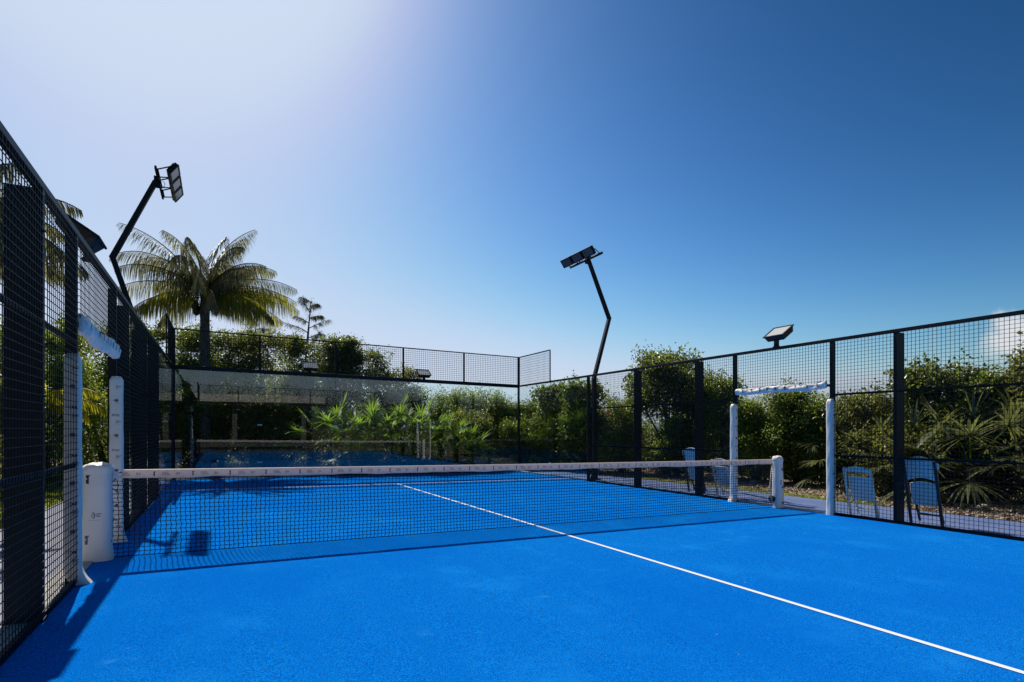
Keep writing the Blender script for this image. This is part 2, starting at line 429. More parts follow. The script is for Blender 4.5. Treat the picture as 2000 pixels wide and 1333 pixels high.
b = MB(); xs = [-600, -14, 14, 600]; vs = []
for x in xs: vs += [(x, -600, gz(x) - .05), (x, 900, gz(x) - .05)]
b.add(vs, [(2 * i, 2 * i + 2, 2 * i + 3, 2 * i + 1) for i in range(3)])
tag(b.build("ground", M['sand']), kind='structure')
strip_sheet("court_surface", -5.03, 5.03, -10.03, 10.03, 0.0, M['turf'])
for nm, a in (("path", (5.03, 7.15, -13, 14.0)), ("path", (-6.42, -5.03, -13, 14.0))):
    strip_sheet(nm, *a, -0.012, M['conc'] if a[0] < 0 else M['path2'])
strip_sheet("planting_bed", 7.16, 30, -12, 30, -0.022, M['mulch'], 3)
strip_sheet("planting_bed", -5.2, 7.14, 10.3, 30, -0.026, M['dark_soil'], 3)
strip_sheet("lawn_ground", -11.5, -6.43, -12, 16, -0.02, M['soil'])
b = MB()
b.box(-5.032, 5.032, 6.925, 6.975, 0.0035, 0.0036)
b.box(-0.025 - .06, 0.025 - .06, -6.95, 6.92, 0.0045, 0.0046)
b.box(-5.032, 5.032, -6.975, -6.955, 0.0035, 0.0036)
tag(b.build("court_lines", M['line'], shear=True), kind='structure')
for sx in (-1, 1):
    b = MB(); b.box(sx * 5.035, sx * 5.24, -10.2, 10.2, -.1, 0.012)
    tag(b.build("kerb", M['kerb'], shear=True, bevel=.006), kind='structure')

rng = np.random.default_rng(7)
def blades(name, label, x0, x1, y0, y1, n, h, m, cat):
    x = rng.uniform(x0, x1, n); y = rng.uniform(y0, y1, n)
    a = rng.uniform(0, 2 * np.pi, n); hh = h * rng.uniform(.5, 1.2, n); wd = rng.uniform(.004, .009, n) * (1 + h * 6)
    z = -S * np.clip(x, -14, 14) - .02
    lx = rng.normal(0, .45, n) * hh; ly = rng.normal(0, .45, n) * hh
    V = np.stack([np.stack([x - wd * np.cos(a), y - wd * np.sin(a), z], 1), np.stack([x + wd * np.cos(a), y + wd * np.sin(a), z], 1),
                  np.stack([x + lx, y + ly, z + hh], 1)], 1).reshape(-1, 3)
    F = np.arange(3 * n).reshape(-1, 3)
    return tag(arr_mesh(name, V, F, m), label, cat, kind='stuff')
blades("lawn_grass", "sunlit yellow-green lawn beyond the left mesh fence", -11.2, -6.47, -3, 15.5, 90000, .06, M['blade'], "grass")
blades("verge_grass", "thin strip of green grass along the edge of the right path", 7.05, 7.75, -.6, 10.5, 16000, .055, M['blade'], "grass")
def chips(n, x0, x1, y0, y1, dz):
    c = np.stack([rng.uniform(x0, x1, n), rng.uniform(y0, y1, n), np.zeros(n)], 1)
    c[:, 2] = -S * np.clip(c[:, 0], -14, 14) + dz + rng.uniform(0, .03, n)
    d = rng.normal(size=(n, 3)); d[:, 2] *= .45; d /= np.linalg.norm(d, axis=1)[:, None]
    e = np.cross(d, rng.normal(size=(n, 3)) * [.4, .4, 1]); e /= np.linalg.norm(e, axis=1)[:, None]
    s1 = rng.uniform(.015, .045, n)[:, None]; s2 = rng.uniform(.008, .02, n)[:, None]
    V = np.stack([c - d * s1 - e * s2, c + d * s1 - e * s2, c + d * s1 + e * s2, c - d * s1 + e * s2], 1).reshape(-1, 3)
    return V, np.arange(4 * n).reshape(-1, 4)
V, F = chips(30000, 7.2, 10.2, -5, 9, -.01)
tag(arr_mesh("mulch_chips", V, F, M['chip']), "brown and beige bark chips covering the bed under the right hedge", "mulch", kind='stuff')

# ================================================================ THE COURT ENCLOSURE
H3, H4 = 2.923, 3.885
def wires(b, along, a0, a1, z0, z1, off, sx=1, w=.0047, step=.0545, mi=0):
    """woven grid: along='y' panel in plane x=off; along='x' panel in plane y=off"""
    def bar(u0, u1, v0, v1, o0, o1):
        if along == 'y': b.box(sx * o0, sx * o1, u0, u1, v0, v1, mi)
        else: b.box(u0, u1, o0, o1, v0, v1, mi)
    n = int(round((a1 - a0) / step))
    for i in range(1, n):
        u = a0 + (a1 - a0) * i / n; bar(u - w / 2, u + w / 2, z0, z1, off, off + w)
    n = int(round((z1 - z0) / step))
    for i in range(1, n):
        z = z0 + (z1 - z0) * i / n; bar(a0, a1, z - w / 2, z + w / 2, off - w, off - .0002)

def side_fence(sx, label):
    root = empty("side_fence", (5 * sx, 0, -S * 5 * sx)); tag(root, label, "fence", "enclosure fences of the court")
    for y in (-6, -4, -2, 2, 4, 6):
        dp = .08 if abs(y) == 6 else .20
        b = MB(); b.box(sx * .0, sx * dp, y - .026, y + .026, -.02, H3 - .05); b.box(sx * -.01, sx * (dp + .03), y - .06, y + .06, -.02, .018)
        for z in (.35, 1.5, 2.6): b.tube([(sx * -.012, y, z), (sx * .004, y, z)], .009, 6)
        b.build("post", M['black'], root)
    for y in (-1, 1):
        b = MB(); b.box(0, sx * .08, y - .026, y + .026, -.02, H3 - .05); b.box(sx * -.01, sx * .11, y - .05, y + .05, -.02, .016)
        b.build("gate_post", M['black'], root)
    b = MB(); b.box(sx * -.004, sx * .058, -10, 10, H3 - .05, H3); b.build("top_rail", M['black'], root, bevel=.003)
    for a, c in ((-6, -4), (-4, -2), (-2, -1), (1, 2), (2, 4), (4, 6)):
        b = MB(); a += .027; c -= .027
        b.box(sx * .002, sx * .035, a, c, 0.0, .045); b.box(sx * .002, sx * .030, a, c, .965, .997); b.box(sx * .002, sx * .030, a, c, 1.975, 2.007)
        wires(b, 'y', a - .02, c + .02, .02, H3 - .055, -.008, sx)
        b.build("mesh_panel", M['wire'], root)
    b = MB(); b.box(sx * .002, sx * .035, -.97, .97, 2.13, 2.17); wires(b, 'y', -.98, .98, 2.17, H3 - .055, -.008, sx)
    b.build("header_panel", M['wire'], root)
    for a, c in ((-10, -8), (-8, -6), (6, 8), (8, 10)):
        b = MB(); e = .028 if abs(a) == 6 or abs(c) == 6 else .004
        a2 = a + (.028 if a == 6 else .004); c2 = c - (.028 if c == -6 else .004)
        b.box(sx * .010, sx * .022, a2, c2, .012, H3 - .052); b.build("glass_panel", M['glass'], root)
    for s in (-1, 1):
        b = MB(); y0, y1 = (8, 10) if s > 0 else (-10, -8)
        b.box(0, sx * .03, y0, y1, H4 - .03, H4)
        ye = 8 if s > 0 else -8
        b.box(0, sx * .03, ye - .015, ye + .015, H3, H4 - .03)
        wires(b, 'y', y0, y1, H3 + .0, H4 - .03, -.008, sx, w=.006, step=.075)
        b.build("upper_mesh_panel", M['wire'], root)
    for y in (8, -8):
        for z in (.4, 1.46, 2.5):
            b = MB(); b.box(sx * .002, sx * .009, y - .05, y + .05, z - .018, z + .018); b.build("clamp", M['steel'], root)
    return root
side_fence(1, "right side fence of black mesh with chairs behind it, ending in two glass panels")
side_fence(-1, "left side fence of black mesh close to the camera and seen nearly edge-on")

def back_wall(sy, label):
    root = empty("glass_back_wall", (0, 10 * sy, 0)); tag(root, label, "glass wall", "glass end walls of the court")
    for x in (-5, 5):
        b = MB(); b.box(x - .03, x + .03, sy * .002, sy * .062, -.02, H4); b.build("corner_post", M['black'], root, shear=True)
    for x in (-3, -1, 1, 3):
        b = MB(); b.box(x - .025, x + .025, sy * .004, sy * .045, H3 + .02, H4 - .03); b.build("post", M['black'], root, shear=True)
        for z in (.42, 1.44, 2.5):
            b = MB(); b.box(x - .058, x - .004, -sy * .012, -sy * .003, z - .02, z + .02); b.box(x + .004, x + .058, -sy * .012, -sy * .003, z - .02, z + .02)
            b.tube([(x, -sy * .012, z), (x, sy * .02, z)], .012, 8)
            b.build("clamp", M['steel'], root, shear=True)
    b = MB(); b.box(-4.97, 4.97, sy * -.02, sy * .07, H3 - .085, H3 + .02); b.build("beam", M['black'], root, shear=True, bevel=.006)
    b = MB(); b.box(-4.97, 4.97, sy * .004, sy * .035, H4 - .03, H4); b.build("top_rail", M['black'], root, shear=True)
    for x in (-5, -3, -1, 1, 3):
        a = x + (.032 if x == -5 else .004); c = x + 2 - (.032 if x == 3 else .004)
        b = MB(); b.box(a, c, 0, sy * .012, .012, H3 - .087); b.build("glass_panel", M['glass'], root, shear=True)
        b = MB(); wires(b, 'x', x + .026, x + 1.974, H3 + .02, H4 - .03, 0.0, w=.007, step=.06); b.build("mesh_panel", M['wire'], root, shear=True)
    return root
back_wall(1, "far glass back wall with mesh along its top and palms behind it")
back_wall(-1, "near glass back wall behind the camera, seen only mirrored in the far glass")

# ---------------------------------------------------------------- floodlight masts
def flood_module(root, hinge, sx, y):
    """one floodlight of the row: housing, glass and yoke, tilted down towards the court (inward = -sx)"""
    n = Vector((-sx * math.cos(R(36)), 0, -math.sin(R(36))))      # glass faces inward and down
    up = Vector((-sx * math.sin(R(36)), 0, math.cos(R(36))))
    ay = Vector((0, 1, 0)); c = Vector(hinge) + Vector((-sx * .26, y, .06))
    b = MB(); b.obox(c, ay, up, n, .235, .120, .030, 0)
    for k in range(-4, 5): b.obox(c - n * .042 + ay * (k * .05), ay, up, n, .005, .10, .013, 0)
    b.obox(c + n * .036 + up * .112, ay, up, n, .24, .012, .012, 0); b.obox(c + n * .036 - up * .112, ay, up, n, .24, .012, .012, 0)
    b.obox(c + n * .036 + ay * .228, ay, up, n, .012, .100, .012, 0); b.obox(c + n * .036 - ay * .228, ay, up, n, .012, .100, .012, 0)
    h = b.build("lamp_housing", M['black'], root)
    g = MB(); g.obox(c + n * .034, ay, up, n, .214, .098, .005, 0); g.build("lens", M['lampglass'], h)
    b = MB(); hz = Vector(hinge) + Vector((-sx * .02, y, 0)); q = [c - n * .02 + ay * s * .262 for s in (-1, 1)]
    for s, p in zip((-1, 1), q):
        b.tube([p - ay * s * .02, p + ay * s * .02, Vector((p.x + sx * .02, p.y + s * .0, p.z - .01)), hz + ay * s * .19, hz + ay * s * .12], .013, 6)
    b.tube([hz - ay * .2, hz + ay * .2], .014, 6)
    b.build("yoke", M['black'], root)

def mast(sx, x0, xe, ze, xt, zt, y, label):
    root = empty("floodlight_mast", (x0, y, gz(x0))); g = gz(x0)
    tag(root, label, "floodlight mast", "zigzag floodlight masts")
    P = [Vector((0, 0, 0)), Vector((-.02 * sx, 0, 2.9)), Vector((xe - x0, 0, ze - g)), Vector((xt - x0, 0, zt - g))]
    b = MB()
    b.obox((0, 0, 1.45), (1, 0, 0), (0, 1, 0), (0, 0, 1), .047, .047, 1.45)
    def seg(p, q, w0, w1):
        d = (q - p).normalized(); s = Vector((0, 1, 0)); u = d.cross(s).normalized()
        vs = [p + s * w0 * j + u * w0 * i for i in (-1, 1) for j in (-1, 1)] + [q + s * w1 * j + u * w1 * i for i in (-1, 1) for j in (-1, 1)]
        b.add(vs, [(0, 1, 3, 2), (4, 6, 7, 5), (0, 4, 5, 1), (2, 3, 7, 6), (0, 2, 6, 4), (1, 5, 7, 3)])
    seg(P[1] - Vector((0, 0, .04)), P[2] + (P[2] - P[1]).normalized() * .03, .048, .046)
    seg(P[2] - (P[3] - P[2]).normalized() * .03, P[3], .047, .044)
    b.build("pole", M['black'], root)
    b = MB(); b.obox((0, 0, .012), (1, 0, 0), (0, 1, 0), (0, 0, 1), .15, .15, .012)
    for i in (-1, 1):
        b.add([(i * .055, -.006, .02), (i * .14, -.006, .02), (i * .055, -.006, .26), (i * .055, .006, .02), (i * .14, .006, .02), (i * .055, .006, .26)],
              [(0, 1, 2), (3, 5, 4), (0, 3, 4, 1), (1, 4, 5, 2), (0, 2, 5, 3)])
    for i in (-1, 1):
        for j in (-1, 1): b.tube([(i * .12, j * .12, .02), (i * .12, j * .12, .05)], .012, 6)
    b.build("base_plate", M['black'], root)
    top = P[3]
    b = MB(); b.obox(top + Vector((-sx * .03, 0, .0)), (1, 0, 0), (0, 1, 0), (0, 0, 1), .055, .06, .10)
    b.obox(top + Vector((-sx * .06, 0.06, .0)), (1, 0, 0), (0, 1, 0), (0, 0, 1), .018, .80, .03)
    b.build("crossbar", M['black'], root)
    for k in (-1, 0, 1): flood_module(root, top + Vector((-sx * .07, .06, .0)), sx, k * .53)
    b = MB(); pts = []
    for i in range(9):
        a = i / 8 * math.pi * 1.4; pts.append(top + Vector((-sx * (.10 + .05 * math.sin(a)), .12, .02 + .06 * math.cos(a))))
    b.tube(pts, .006, 5); b.build("cable", M['black'], root)
mast(1, 5.56, 6.09, 4.60, 5.36, 6.20, 6.45, "zigzag floodlight mast behind the right fence with three lamps against the sky")
mast(-1, -5.28, -5.79, 4.68, -5.09, 6.28, 6.45, "zigzag floodlight mast above the left fence beside the coconut palm")

# ---------------------------------------------------------------- lamps on the fences
def fence_lamp(x, y, sx, label, face=None, stem=.20, z0=None, scale=.92):
    """box lamp on a short stem: bright slanted glass lid; face = direction (x,y) the lid leans towards"""
    z0 = gz(x) + H3 if z0 is None else z0
    root = empty("box_lamp", (x, y, z0)); tag(root, label, "lamp", "box lamps standing on the fences")
    fx, fy = face or (-sx, 0); T = R(34)
    n = Vector((fx * math.sin(T), fy * math.sin(T), math.cos(T))); side = Vector((-fy, fx, 0)); up = n.cross(side).normalized()
    if up.z < 0: up = -up
    c = Vector((0, 0, stem + .10 * scale)) - Vector((fx, fy, 0)) * .05
    b = MB(); b.tube([(0, 0, 0), (0, 0, .02)], .065, 14); b.tube([(0, 0, .015), (0, 0, stem)], .045, 14)
    b.obox(Vector((0, 0, stem)), side, Vector((fx, fy, 0)), Vector((0, 0, 1)), .05, .03, .04)
    b.build("stem", M['rust'], root)
    b = MB(); b.obox(c - n * .055, side, up, n, .215 * scale, .19 * scale, .055, 0, taper=.86)
    h = b.build("housing", M['rust'], root, bevel=.006)
    b = MB(); o = c + n * .006
    for s in (-1, 1):
        b.obox(o + side * s * .215 * scale, side, up, n, .014, .204 * scale, .010); b.obox(o + up * s * .19 * scale, side, up, n, .20 * scale, .014, .010)
    b.build("rim", M['black'], h)
    b = MB(); b.obox(o - n * .003, side, up, n, .20 * scale, .175 * scale, .004); b.build("lens", M['lampbright'], h)
    return root
fence_lamp(5.06, .08, 1, "box lamp with bright glass lid on top of the right fence")
fence_lamp(-5.09, .02, -1, "dark box lamp seen from below on top of the left fence", scale=.92)
b_l = "box lamp behind the far mesh %s"
for x, t in ((1.71, "in front of blue sky"), (-1.68, "in front of dark leaves beside the hanging yellow frond")):
    fence_lamp(x, 10.17, 1, b_l % t, face=(0, -1), stem=.16, z0=gz(x) + H3 + .0)

# ================================================================ NET
SAG = lambda x: .868 + .012 * (abs(x) / 4.9) ** 2
root = empty("court_net", (0, 0, 0)); tag(root, "black net with white printed tape stretched across the blue court", "net")
def strip(b, x0, x1, n, zt, hgt, y0, y1, mi=0):
    vs = []; fs = []
    for i in range(n + 1):
        x = x0 + (x1 - x0) * i / n; z = zt(x); wv = .0025 * math.sin(x * 9) + .0015 * math.sin(x * 23)
        h = hgt * (1 + .03 * math.sin(x * 5.3) + .02 * math.sin(x * 13)); yy = .0045 * math.sin(x * 7.7)
        vs += [(x, y0 + yy, z - h + wv), (x, y0 + yy * .3, z - .004), (x, (y0 + y1) / 2, z), (x, y1 + yy * .3, z - .004), (x, y1 + yy, z - h + wv)]
    for i in range(n):
        for k in range(5):
            k2 = (k + 1) % 5; fs.append((5 * i + k, 5 * (i + 1) + k, 5 * (i + 1) + k2, 5 * i + k2))
    b.add(vs, fs, mi, False)
b = MB(); strip(b, -4.82, 4.83, 160, SAG, .088, -.013, .013)
tape_b = b
def stamp(b, geo, cx, cz, yf, mi=0, mirror=False):
    V, F = geo; b.add([((cx + x), yf(cx + x, cz + z), cz + z) for x, z in V], F, mi)
for geo, off, mi_ in ((block_mark(.022), 0.0, 1), (arcs_mark(.026), -.145, 2)):
    b = tape_b; x = -4.55
    while x < 4.75:
        stamp(b, geo, x + off, SAG(x) - .046, lambda X, Z: -.0205, mi_)
        if off:
            for j in range(3): b.box(x + off - .13, x + off - .075 + .008 * j, -.0209, -.0205, SAG(x) - .034 - j * .012, SAG(x) - .030 - j * .012, mi_)
        x += .347 + .006 * math.sin(x * 3)
tape_b.build("tape", [M['tape'], M['print'], M['printgrey']], root, shear=True)
# mesh of twine
b = MB(); TW = .0034; cw, chh = .0445, .0405; xl, xr = -4.90, 4.86
nv = int((xr - xl) / cw); nr = int((.785) / chh)
prng = random.Random(3)
cols = []
for i in range(nv + 1):
    x = xl + (xr - xl) * i / nv; pts = []; ph = prng.uniform(-.002, .002)
    zt = (SAG(x) - .075)
    for r in range(nr + 1):
        z = .012 + (zt - .012) * r / nr
        bow = .010 * math.sin(math.pi * r / nr) * math.sin(x * 1.1)
        pts.append((x + (.0042 if r % 2 else -.0042) + ph + .004 * math.sin(z * 9 + x * 3), bow + .004 * math.sin(x * 5 + z * 7), z + (.0012 if (i + r) % 2 else -.0012)))
    cols.append(pts)
def twine(p, q, t=TW):
    p, q = Vector(p), Vector(q); d = (q - p).normalized(); a = Vector((0, 1, 0)); a = (a - d * a.dot(d)).normalized(); c = d.cross(a)
    vs = [p + a * t, p + c * t, p - a * t, p - c * t, q + a * t, q + c * t, q - a * t, q - c * t]
    b.add(vs, [(0, 1, 5, 4), (1, 2, 6, 5), (2, 3, 7, 6), (3, 0, 4, 7)])
for i in range(nv + 1):
    for r in range(nr): twine(cols[i][r], cols[i][r + 1])
for i in range(nv):
    for r in range(nr + 1): twine(cols[i][r], cols[i + 1][r], TW * (1.6 if r == 0 else 1))
b.build("net_mesh", M['netm'], root, shear=True)
b = MB(); b.tube([(4.84, -.004, .80), (4.79, .01, .4), (4.845, .0, .03)], .012, 6); b.build("side_strap", M['tape'], root, shear=True)
b = MB(); b.box(-4.94, -4.845, -.018, -.012, .775, .86); b.tube([(-4.88, -.018, .815), (-4.88, -.028, .815)], .016, 10)
b.build("tension_bracket", M['steel'], root, shear=True)
b = MB(); b.tube([(-4.95, 0, .845), (-4.82, 0, .852)], .005, 6); b.build("cable", M['netm'], root, shear=True)
b = MB(); b.tube([(4.82, 0, .852), (4.95, 0, .85)], .005, 6); b.build("cable", M['netm'], root, shear=True)
b = MB()
b.tube([(-4.87, -.02, .79), (-4.93, -.015, .72), (-4.86, -.01, .66)], .005, 5)
b.build("cable", M['netm'], root, shear=True)

# ================================================================ PADS
def pad_shape(cx, cy, h, a0, a1, c0, c1, n=3.0, seed=1, amp=.004, lean=(0, 0), topr=.03, foot=0.0):
    """surface of a wrapped pad: half widths a (x), c (y) from bottom(0) to top(1)"""
    rr = random.Random(seed); ph = [rr.uniform(0, 6.3) for _ in range(8)]
    def wob(t, z):
        return amp * (math.sin(z * 7 + ph[0] + 2 * t) + .7 * math.sin(z * 19 + ph[1] - 3 * t) + .3 * math.sin(z * 37 + ph[2] + 3 * t))
    def cen(z): return (cx + lean[0] * z / h + foot * max(0, 1 - z / .16) ** 2, cy + lean[1] * z / h)
    def half(z):
        k = z / h; fl = 1 + .12 * max(0, 1 - z / .12)
        return (a0 + (a1 - a0) * k) * fl, (c0 + (c1 - c0) * k) * fl
    def front(x, z):
        X, Y = cen(z); a, c = half(z); s = max(-.985, min(.985, (x - X) / a)); th = math.atan2(-1, s)
        return Y - c * (1 - abs(s) ** n) ** (1 / n) - wob(th, z) - .003
    return cen, half, wob, front
def pad_mesh(P, h, n=3.0, nz=40, na=28, cap=None, z0=0.0):
    cen, half, wob, front = P; b = MB(); vs = []; fs = []
    for i in range(nz + 1):
        z = z0 + (h - z0) * i / nz; X, Y = cen(z); a, c = half(z)
        e = max(0, (z - (h - .025)) / .025); k = math.sqrt(max(.0, 1 - (e * .75) ** 2))
        for j in range(na):
            t = 2 * math.pi * j / na; ct, st = math.cos(t), math.sin(t)
            r = (abs(ct) ** n + abs(st) ** n) ** (-1 / n)
            w_ = wob(math.atan2(st, ct), z)
            vs.append((X + (a * r * ct) * k + w_ * ct, Y + (c * r * st) * k + w_ * st, z))
    for i in range(nz):
        for j in range(na):
            j2 = (j + 1) % na; fs.append((i * na + j, i * na + j2, (i + 1) * na + j2, (i + 1) * na + j))
    fs.append(tuple(nz * na + j for j in range(na)))
    b.add(vs, fs, 0, True); return b

def post_pad(x, y, h, a, c, label, group, n=5, lean=(0, 0), foot=0.0, marks='door', seed=1, cat="pad", name="post_pad", cap=False, at=None, aw=None, ct=None, amp=.0016):
    root = empty(name, (x, y, gz(x))); tag(root, label, cat, group)
    P = pad_shape(0, 0, h, a, at or a * .95, c, ct or c * .95, n, seed, amp, lean, foot=foot)
    body = pad_mesh(P, h, n); fr = P[3]
    class Ink(MB):
        def __init__(s, mi): MB.__init__(s); s.mi = mi
    bn = Ink(1); bg_ = Ink(2)
    if marks == 'door':
        z = h - .12; k = 0
        while z > .12:
            if k % 3 == 0: stamp(bg_, arcs_mark(.032), .012, z, fr)
            elif k % 3 == 1: stamp(bn, globe_mark(.030), .004, z, fr)
            else: stamp(bn, WORD, 0, z, fr)
            z -= (.155, .155, .085)[k % 3] + .01 * math.sin(k * 2.1); k += 1
    elif marks == 'post':
        stamp(bn, block_mark(.042), -a * .35, h - .10, fr); stamp(bg_, arcs_mark(.05), 0, h * .50, fr); stamp(bg_, block_mark(.042), -a * .4, h * .24, fr)
        for zz in (.18, .42, .66):
            bn.obox((a * .93, -c * .3, zz * h * 1.1), (1, 0, 0), (0, 1, 0), (0, 0, 1), .010, .008, .012)
        for zz in (.08, .36): bn.obox((-a * .97, -c * .3, zz * h), (1, 0, 0), (0, 1, 0), (0, 0, 1), .010, .008, .012)
    elif marks == 'postr':
        for zz in (.74, .38, .06): stamp(bn, globe_mark(.045), a * .12, h * zz + .04, fr)
        stamp(bg_, block_mark(.04), -a * .3, h * .52, fr)
    for ink in (bn, bg_): body.add(ink.v, ink.f, ink.mi)
    body.build("cover", [M['pad'], M['print'], M['printgrey']], root)
    if cap:
        cc = MB(); vs = []; fs = []; nr_, na = 7, 28; A, C_ = (at or a) * 1.05, (ct or c) * 1.05; rr = random.Random(seed)
        prof = [(1.0, -.045), (1.03, -.01), (.98, .018), (.86, .034), (.6, .044), (.3, .05), (.04, .052)]
        for i, (r, z) in enumerate(prof):
            for j in range(na):
                t = 2 * math.pi * j / na; q = (abs(math.cos(t)) ** n + abs(math.sin(t)) ** n) ** (-1 / n)
                wz = rr.uniform(-.006, .006) + .006 * math.sin(t * 4 + i) if i > 0 else 0
                vs.append((lean[0] + A * r * q * math.cos(t), lean[1] + C_ * r * q * math.sin(t), h + z + wz))
        for i in range(nr_ - 1):
            for j in range(na):
                j2 = (j + 1) % na; fs.append((i * na + j, i * na + j2, (i + 1) * na + j2, (i + 1) * na + j))
        fs.append(tuple((nr_ - 1) * na + j for j in range(na)))
        cc.add(vs, fs, 0, True); cc.build("cap", M['pad'], root)
    return root
GP = "white pads wrapped round the gate posts"
post_pad(-5.0, .985, 1.88, .066, .060, "white gate-post pad with printed emblems standing behind the left net post", GP, foot=.03, seed=2)
post_pad(-5.03, -1.0, 1.90, .060, .052, "white gate-post pad nearest the camera, half behind the left mesh", GP, seed=3, foot=.06)
post_pad(5.0, .995, 1.92, .064, .056, "white gate-post pad behind the right end of the net", GP, seed=4, foot=-.06)
post_pad(5.0, -1.0, 1.92, .062, .054, "creased white gate-post pad standing just right of the net post", GP, seed=5, lean=(-.01, 0), foot=0)
GN = "padded net posts"
post_pad(-5.035, 0, .895, .132, .115, "thick white padded net post with cap at the left end of the net", GN, n=3.2, lean=(.02, 0), marks='post', seed=6, cat="net post", name="net_post", cap=True, at=.118, ct=.105)
r_ = post_pad(5.0, 0, .885, .098, .082, "slim white padded net post at the right end of the net", GN, n=3.0, lean=(-.015, 0), marks='postr', seed=7, cat="net post", name="net_post", cap=True, at=.085, ct=.075)
b = MB(); b.tube([(-.155, .03, .16), (-.10, .03, .16)], .055, 12); b.tube([(-.18, .03, .16), (-.155, .03, .16)], .02, 8); b.build("winder", M['rust'], r_)

def header_pad(sx, label, y0=-.93, y1=.95, zc=2.160, r=.054, seed=1):
    root = empty("header_pad", (5 * sx, 0, -S * 5 * sx)); tag(root, label, "pad", "crumpled pads on the gate headers")
    rr = random.Random(seed); nz_, na = 110, 24; vs = []; fs = []
    ph = [rr.uniform(0, 6) for _ in range(6)]
    for i in range(nz_ + 1):
        t = i / nz_; y = y0 + (y1 - y0) * t; ex = 1 if 0 < i < nz_ else .45
        zc_ = zc - .012 * math.sin(math.pi * t * 3 + ph[0]) - .016 * math.sin(math.pi * t)
        for j in range(na):
            a = 2 * math.pi * j / na
            cr = 1 + .09 * math.sin(t * 23 + 2 * a + ph[1] + 2.5 * math.sin(t * 9 + ph[4])) + .08 * math.sin(t * 41 - 3 * a + ph[2] + 2 * math.sin(t * 13)) + .07 * math.sin(t * 11 + a + ph[3]) + .10 * math.sin(t * 71 + 5 * a + 3 * math.sin(t * 29)) + rr.uniform(-.03, .03)
            vs.append((math.cos(a) * r * cr * ex * .72, y, zc_ + math.sin(a) * r * cr * ex * 1.05))
    for i in range(nz_):
        for j in range(na):
            j2 = (j + 1) % na; fs.append((i * na + j, (i + 1) * na + j, (i + 1) * na + j2, i * na + j2))
    fs.append(tuple(range(na))); fs.append(tuple(nz_ * na + j for j in range(na - 1, -1, -1)))
    b = MB(); b.add(vs, fs, 0, False)
    k = 0; y = y0 + .12
    while y < y1 - .1:
        xx = -sx * (r * .80)
        for q in range(3):
            b.add([(xx, y + q * .012, zc - .035 + .01 * (q % 2)), (xx, y + .007 + q * .012, zc - .035), (xx - sx * .004, y + .02 + q * .012, zc + .025), (xx - sx * .004, y + .012 + q * .012, zc + .03)], [(0, 1, 2, 3)], 1)
        y += .19 + .03 * math.sin(k); k += 1
    b.build("cover", [M['pad'], M['print']], root)
header_pad(1, "crumpled white pad along the rail above the right gate opening", seed=2)
header_pad(-1, "crumpled white pad along the rail above the left gate opening", seed=5, r=.072)

# ================================================================ CHAIRS
def arch(b, x0, x1, z0, z1, rise, y0, y1, low_rise=0.0, n=12, mi=0):
    """slab in the xz plane with arched upper (and lower) edge"""
    vs = []
    for i in range(n + 1):
        t = i / n; x = x0 + (x1 - x0) * t; k = math.sin(math.pi * t)
        za, zb = z0 + low_rise * k, z1 + rise * k
        vs += [(x, y0, za), (x, y0, zb), (x, y1, zb), (x, y1, za)]
    fs = [(0, 1, 2, 3), (4 * n + 3, 4 * n + 2, 4 * n + 1, 4 * n)]
    for i in range(n):
        for k in range(4):
            k2 = (k + 1) % 4; fs.append((4 * i + k, 4 * (i + 1) + k, 4 * (i + 1) + k2, 4 * i + k2))
    b.add(vs, fs, mi)
def chair(loc, rz, label, tall=False, leg='chair'):
    """folded garden chair leaning back on its frame; local +Y is up the lean"""
    root = empty("folding_chair", (*loc, gz(loc[0]) - .012), rz); tag(root, label, "chair", "white folding chairs outside the right fence")
    H = 1.02 if tall else .86; w_ = .22; ln = .20; L = M[leg]
    def pt(x, z, d=0): return (x, ln * z / H - d, z)
    for s in (-1, 1):
        b = MB(); b.beam(pt(s * (w_ - .0), 0.0), pt(s * w_ * .98, H - .06), .042, .026, up=(0, 1, 0)); b.build("leg", L, root, bevel=.006)
        b = MB(); b.beam(pt(s * (w_ - .055), 0.03, .13), pt(s * (w_ - .055), H * .55, .05), .032, .024, up=(0, 1, 0)); b.build("leg", L, root, bevel=.005)
    def tilt(bm_):
        bm_.v = [(x, y + ln * z / H, z) for x, y, z in bm_.v]; return bm_
    b = MB()
    if tall: arch(b, -w_ - .035, w_ + .035, H - .17, H - .085, .095, -.03, .008, .0)
    else: arch(b, -w_ + .02, w_ - .02, H - .14, H - .07, .04, -.012, .012, .015)
    b2 = tilt(b).build("top_slat", M['chair'], root, bevel=.006)
    if tall:
        b = MB(); arch(b, -w_ - .015, w_ + .0, H - .36, H - .175, 0, -.022, .006, .05); tilt(b).build("backrest", M['chair'], root, bevel=.006)
    b = MB(); zt = H - .40 if tall else H - .20; zb = .30 if tall else .28
    arch(b, -w_ + .03, w_ - .03, zb, zt, .035 if tall else .0, -.055, -.028, -.015); tilt(b).build("seat", M['chair'], root, bevel=.008)
    for z in ((.15,) if tall else (.13, .40)):
        b = MB(); b.beam(pt(-w_ + .055, z, .1), pt(w_ - .055, z, .1), .028, .02, up=(0, 1, 0)); b.build("stretcher", L, root, bevel=.004)
    return root
chair((5.37, -1.32), R(88), "low white folding chair leaning right of the creased gate pad")
chair((5.42, -2.22), R(86), "tall white folding chair with rounded back and dark legs by the wide fence post", True, 'chairdark')
chair((5.48, 1.62), R(90), "white folding chair just behind the net tape beside the far gate pad")
chair((5.66, 2.62), R(93), "bluish white chair half hidden behind the black fence post", True, 'chairdark')

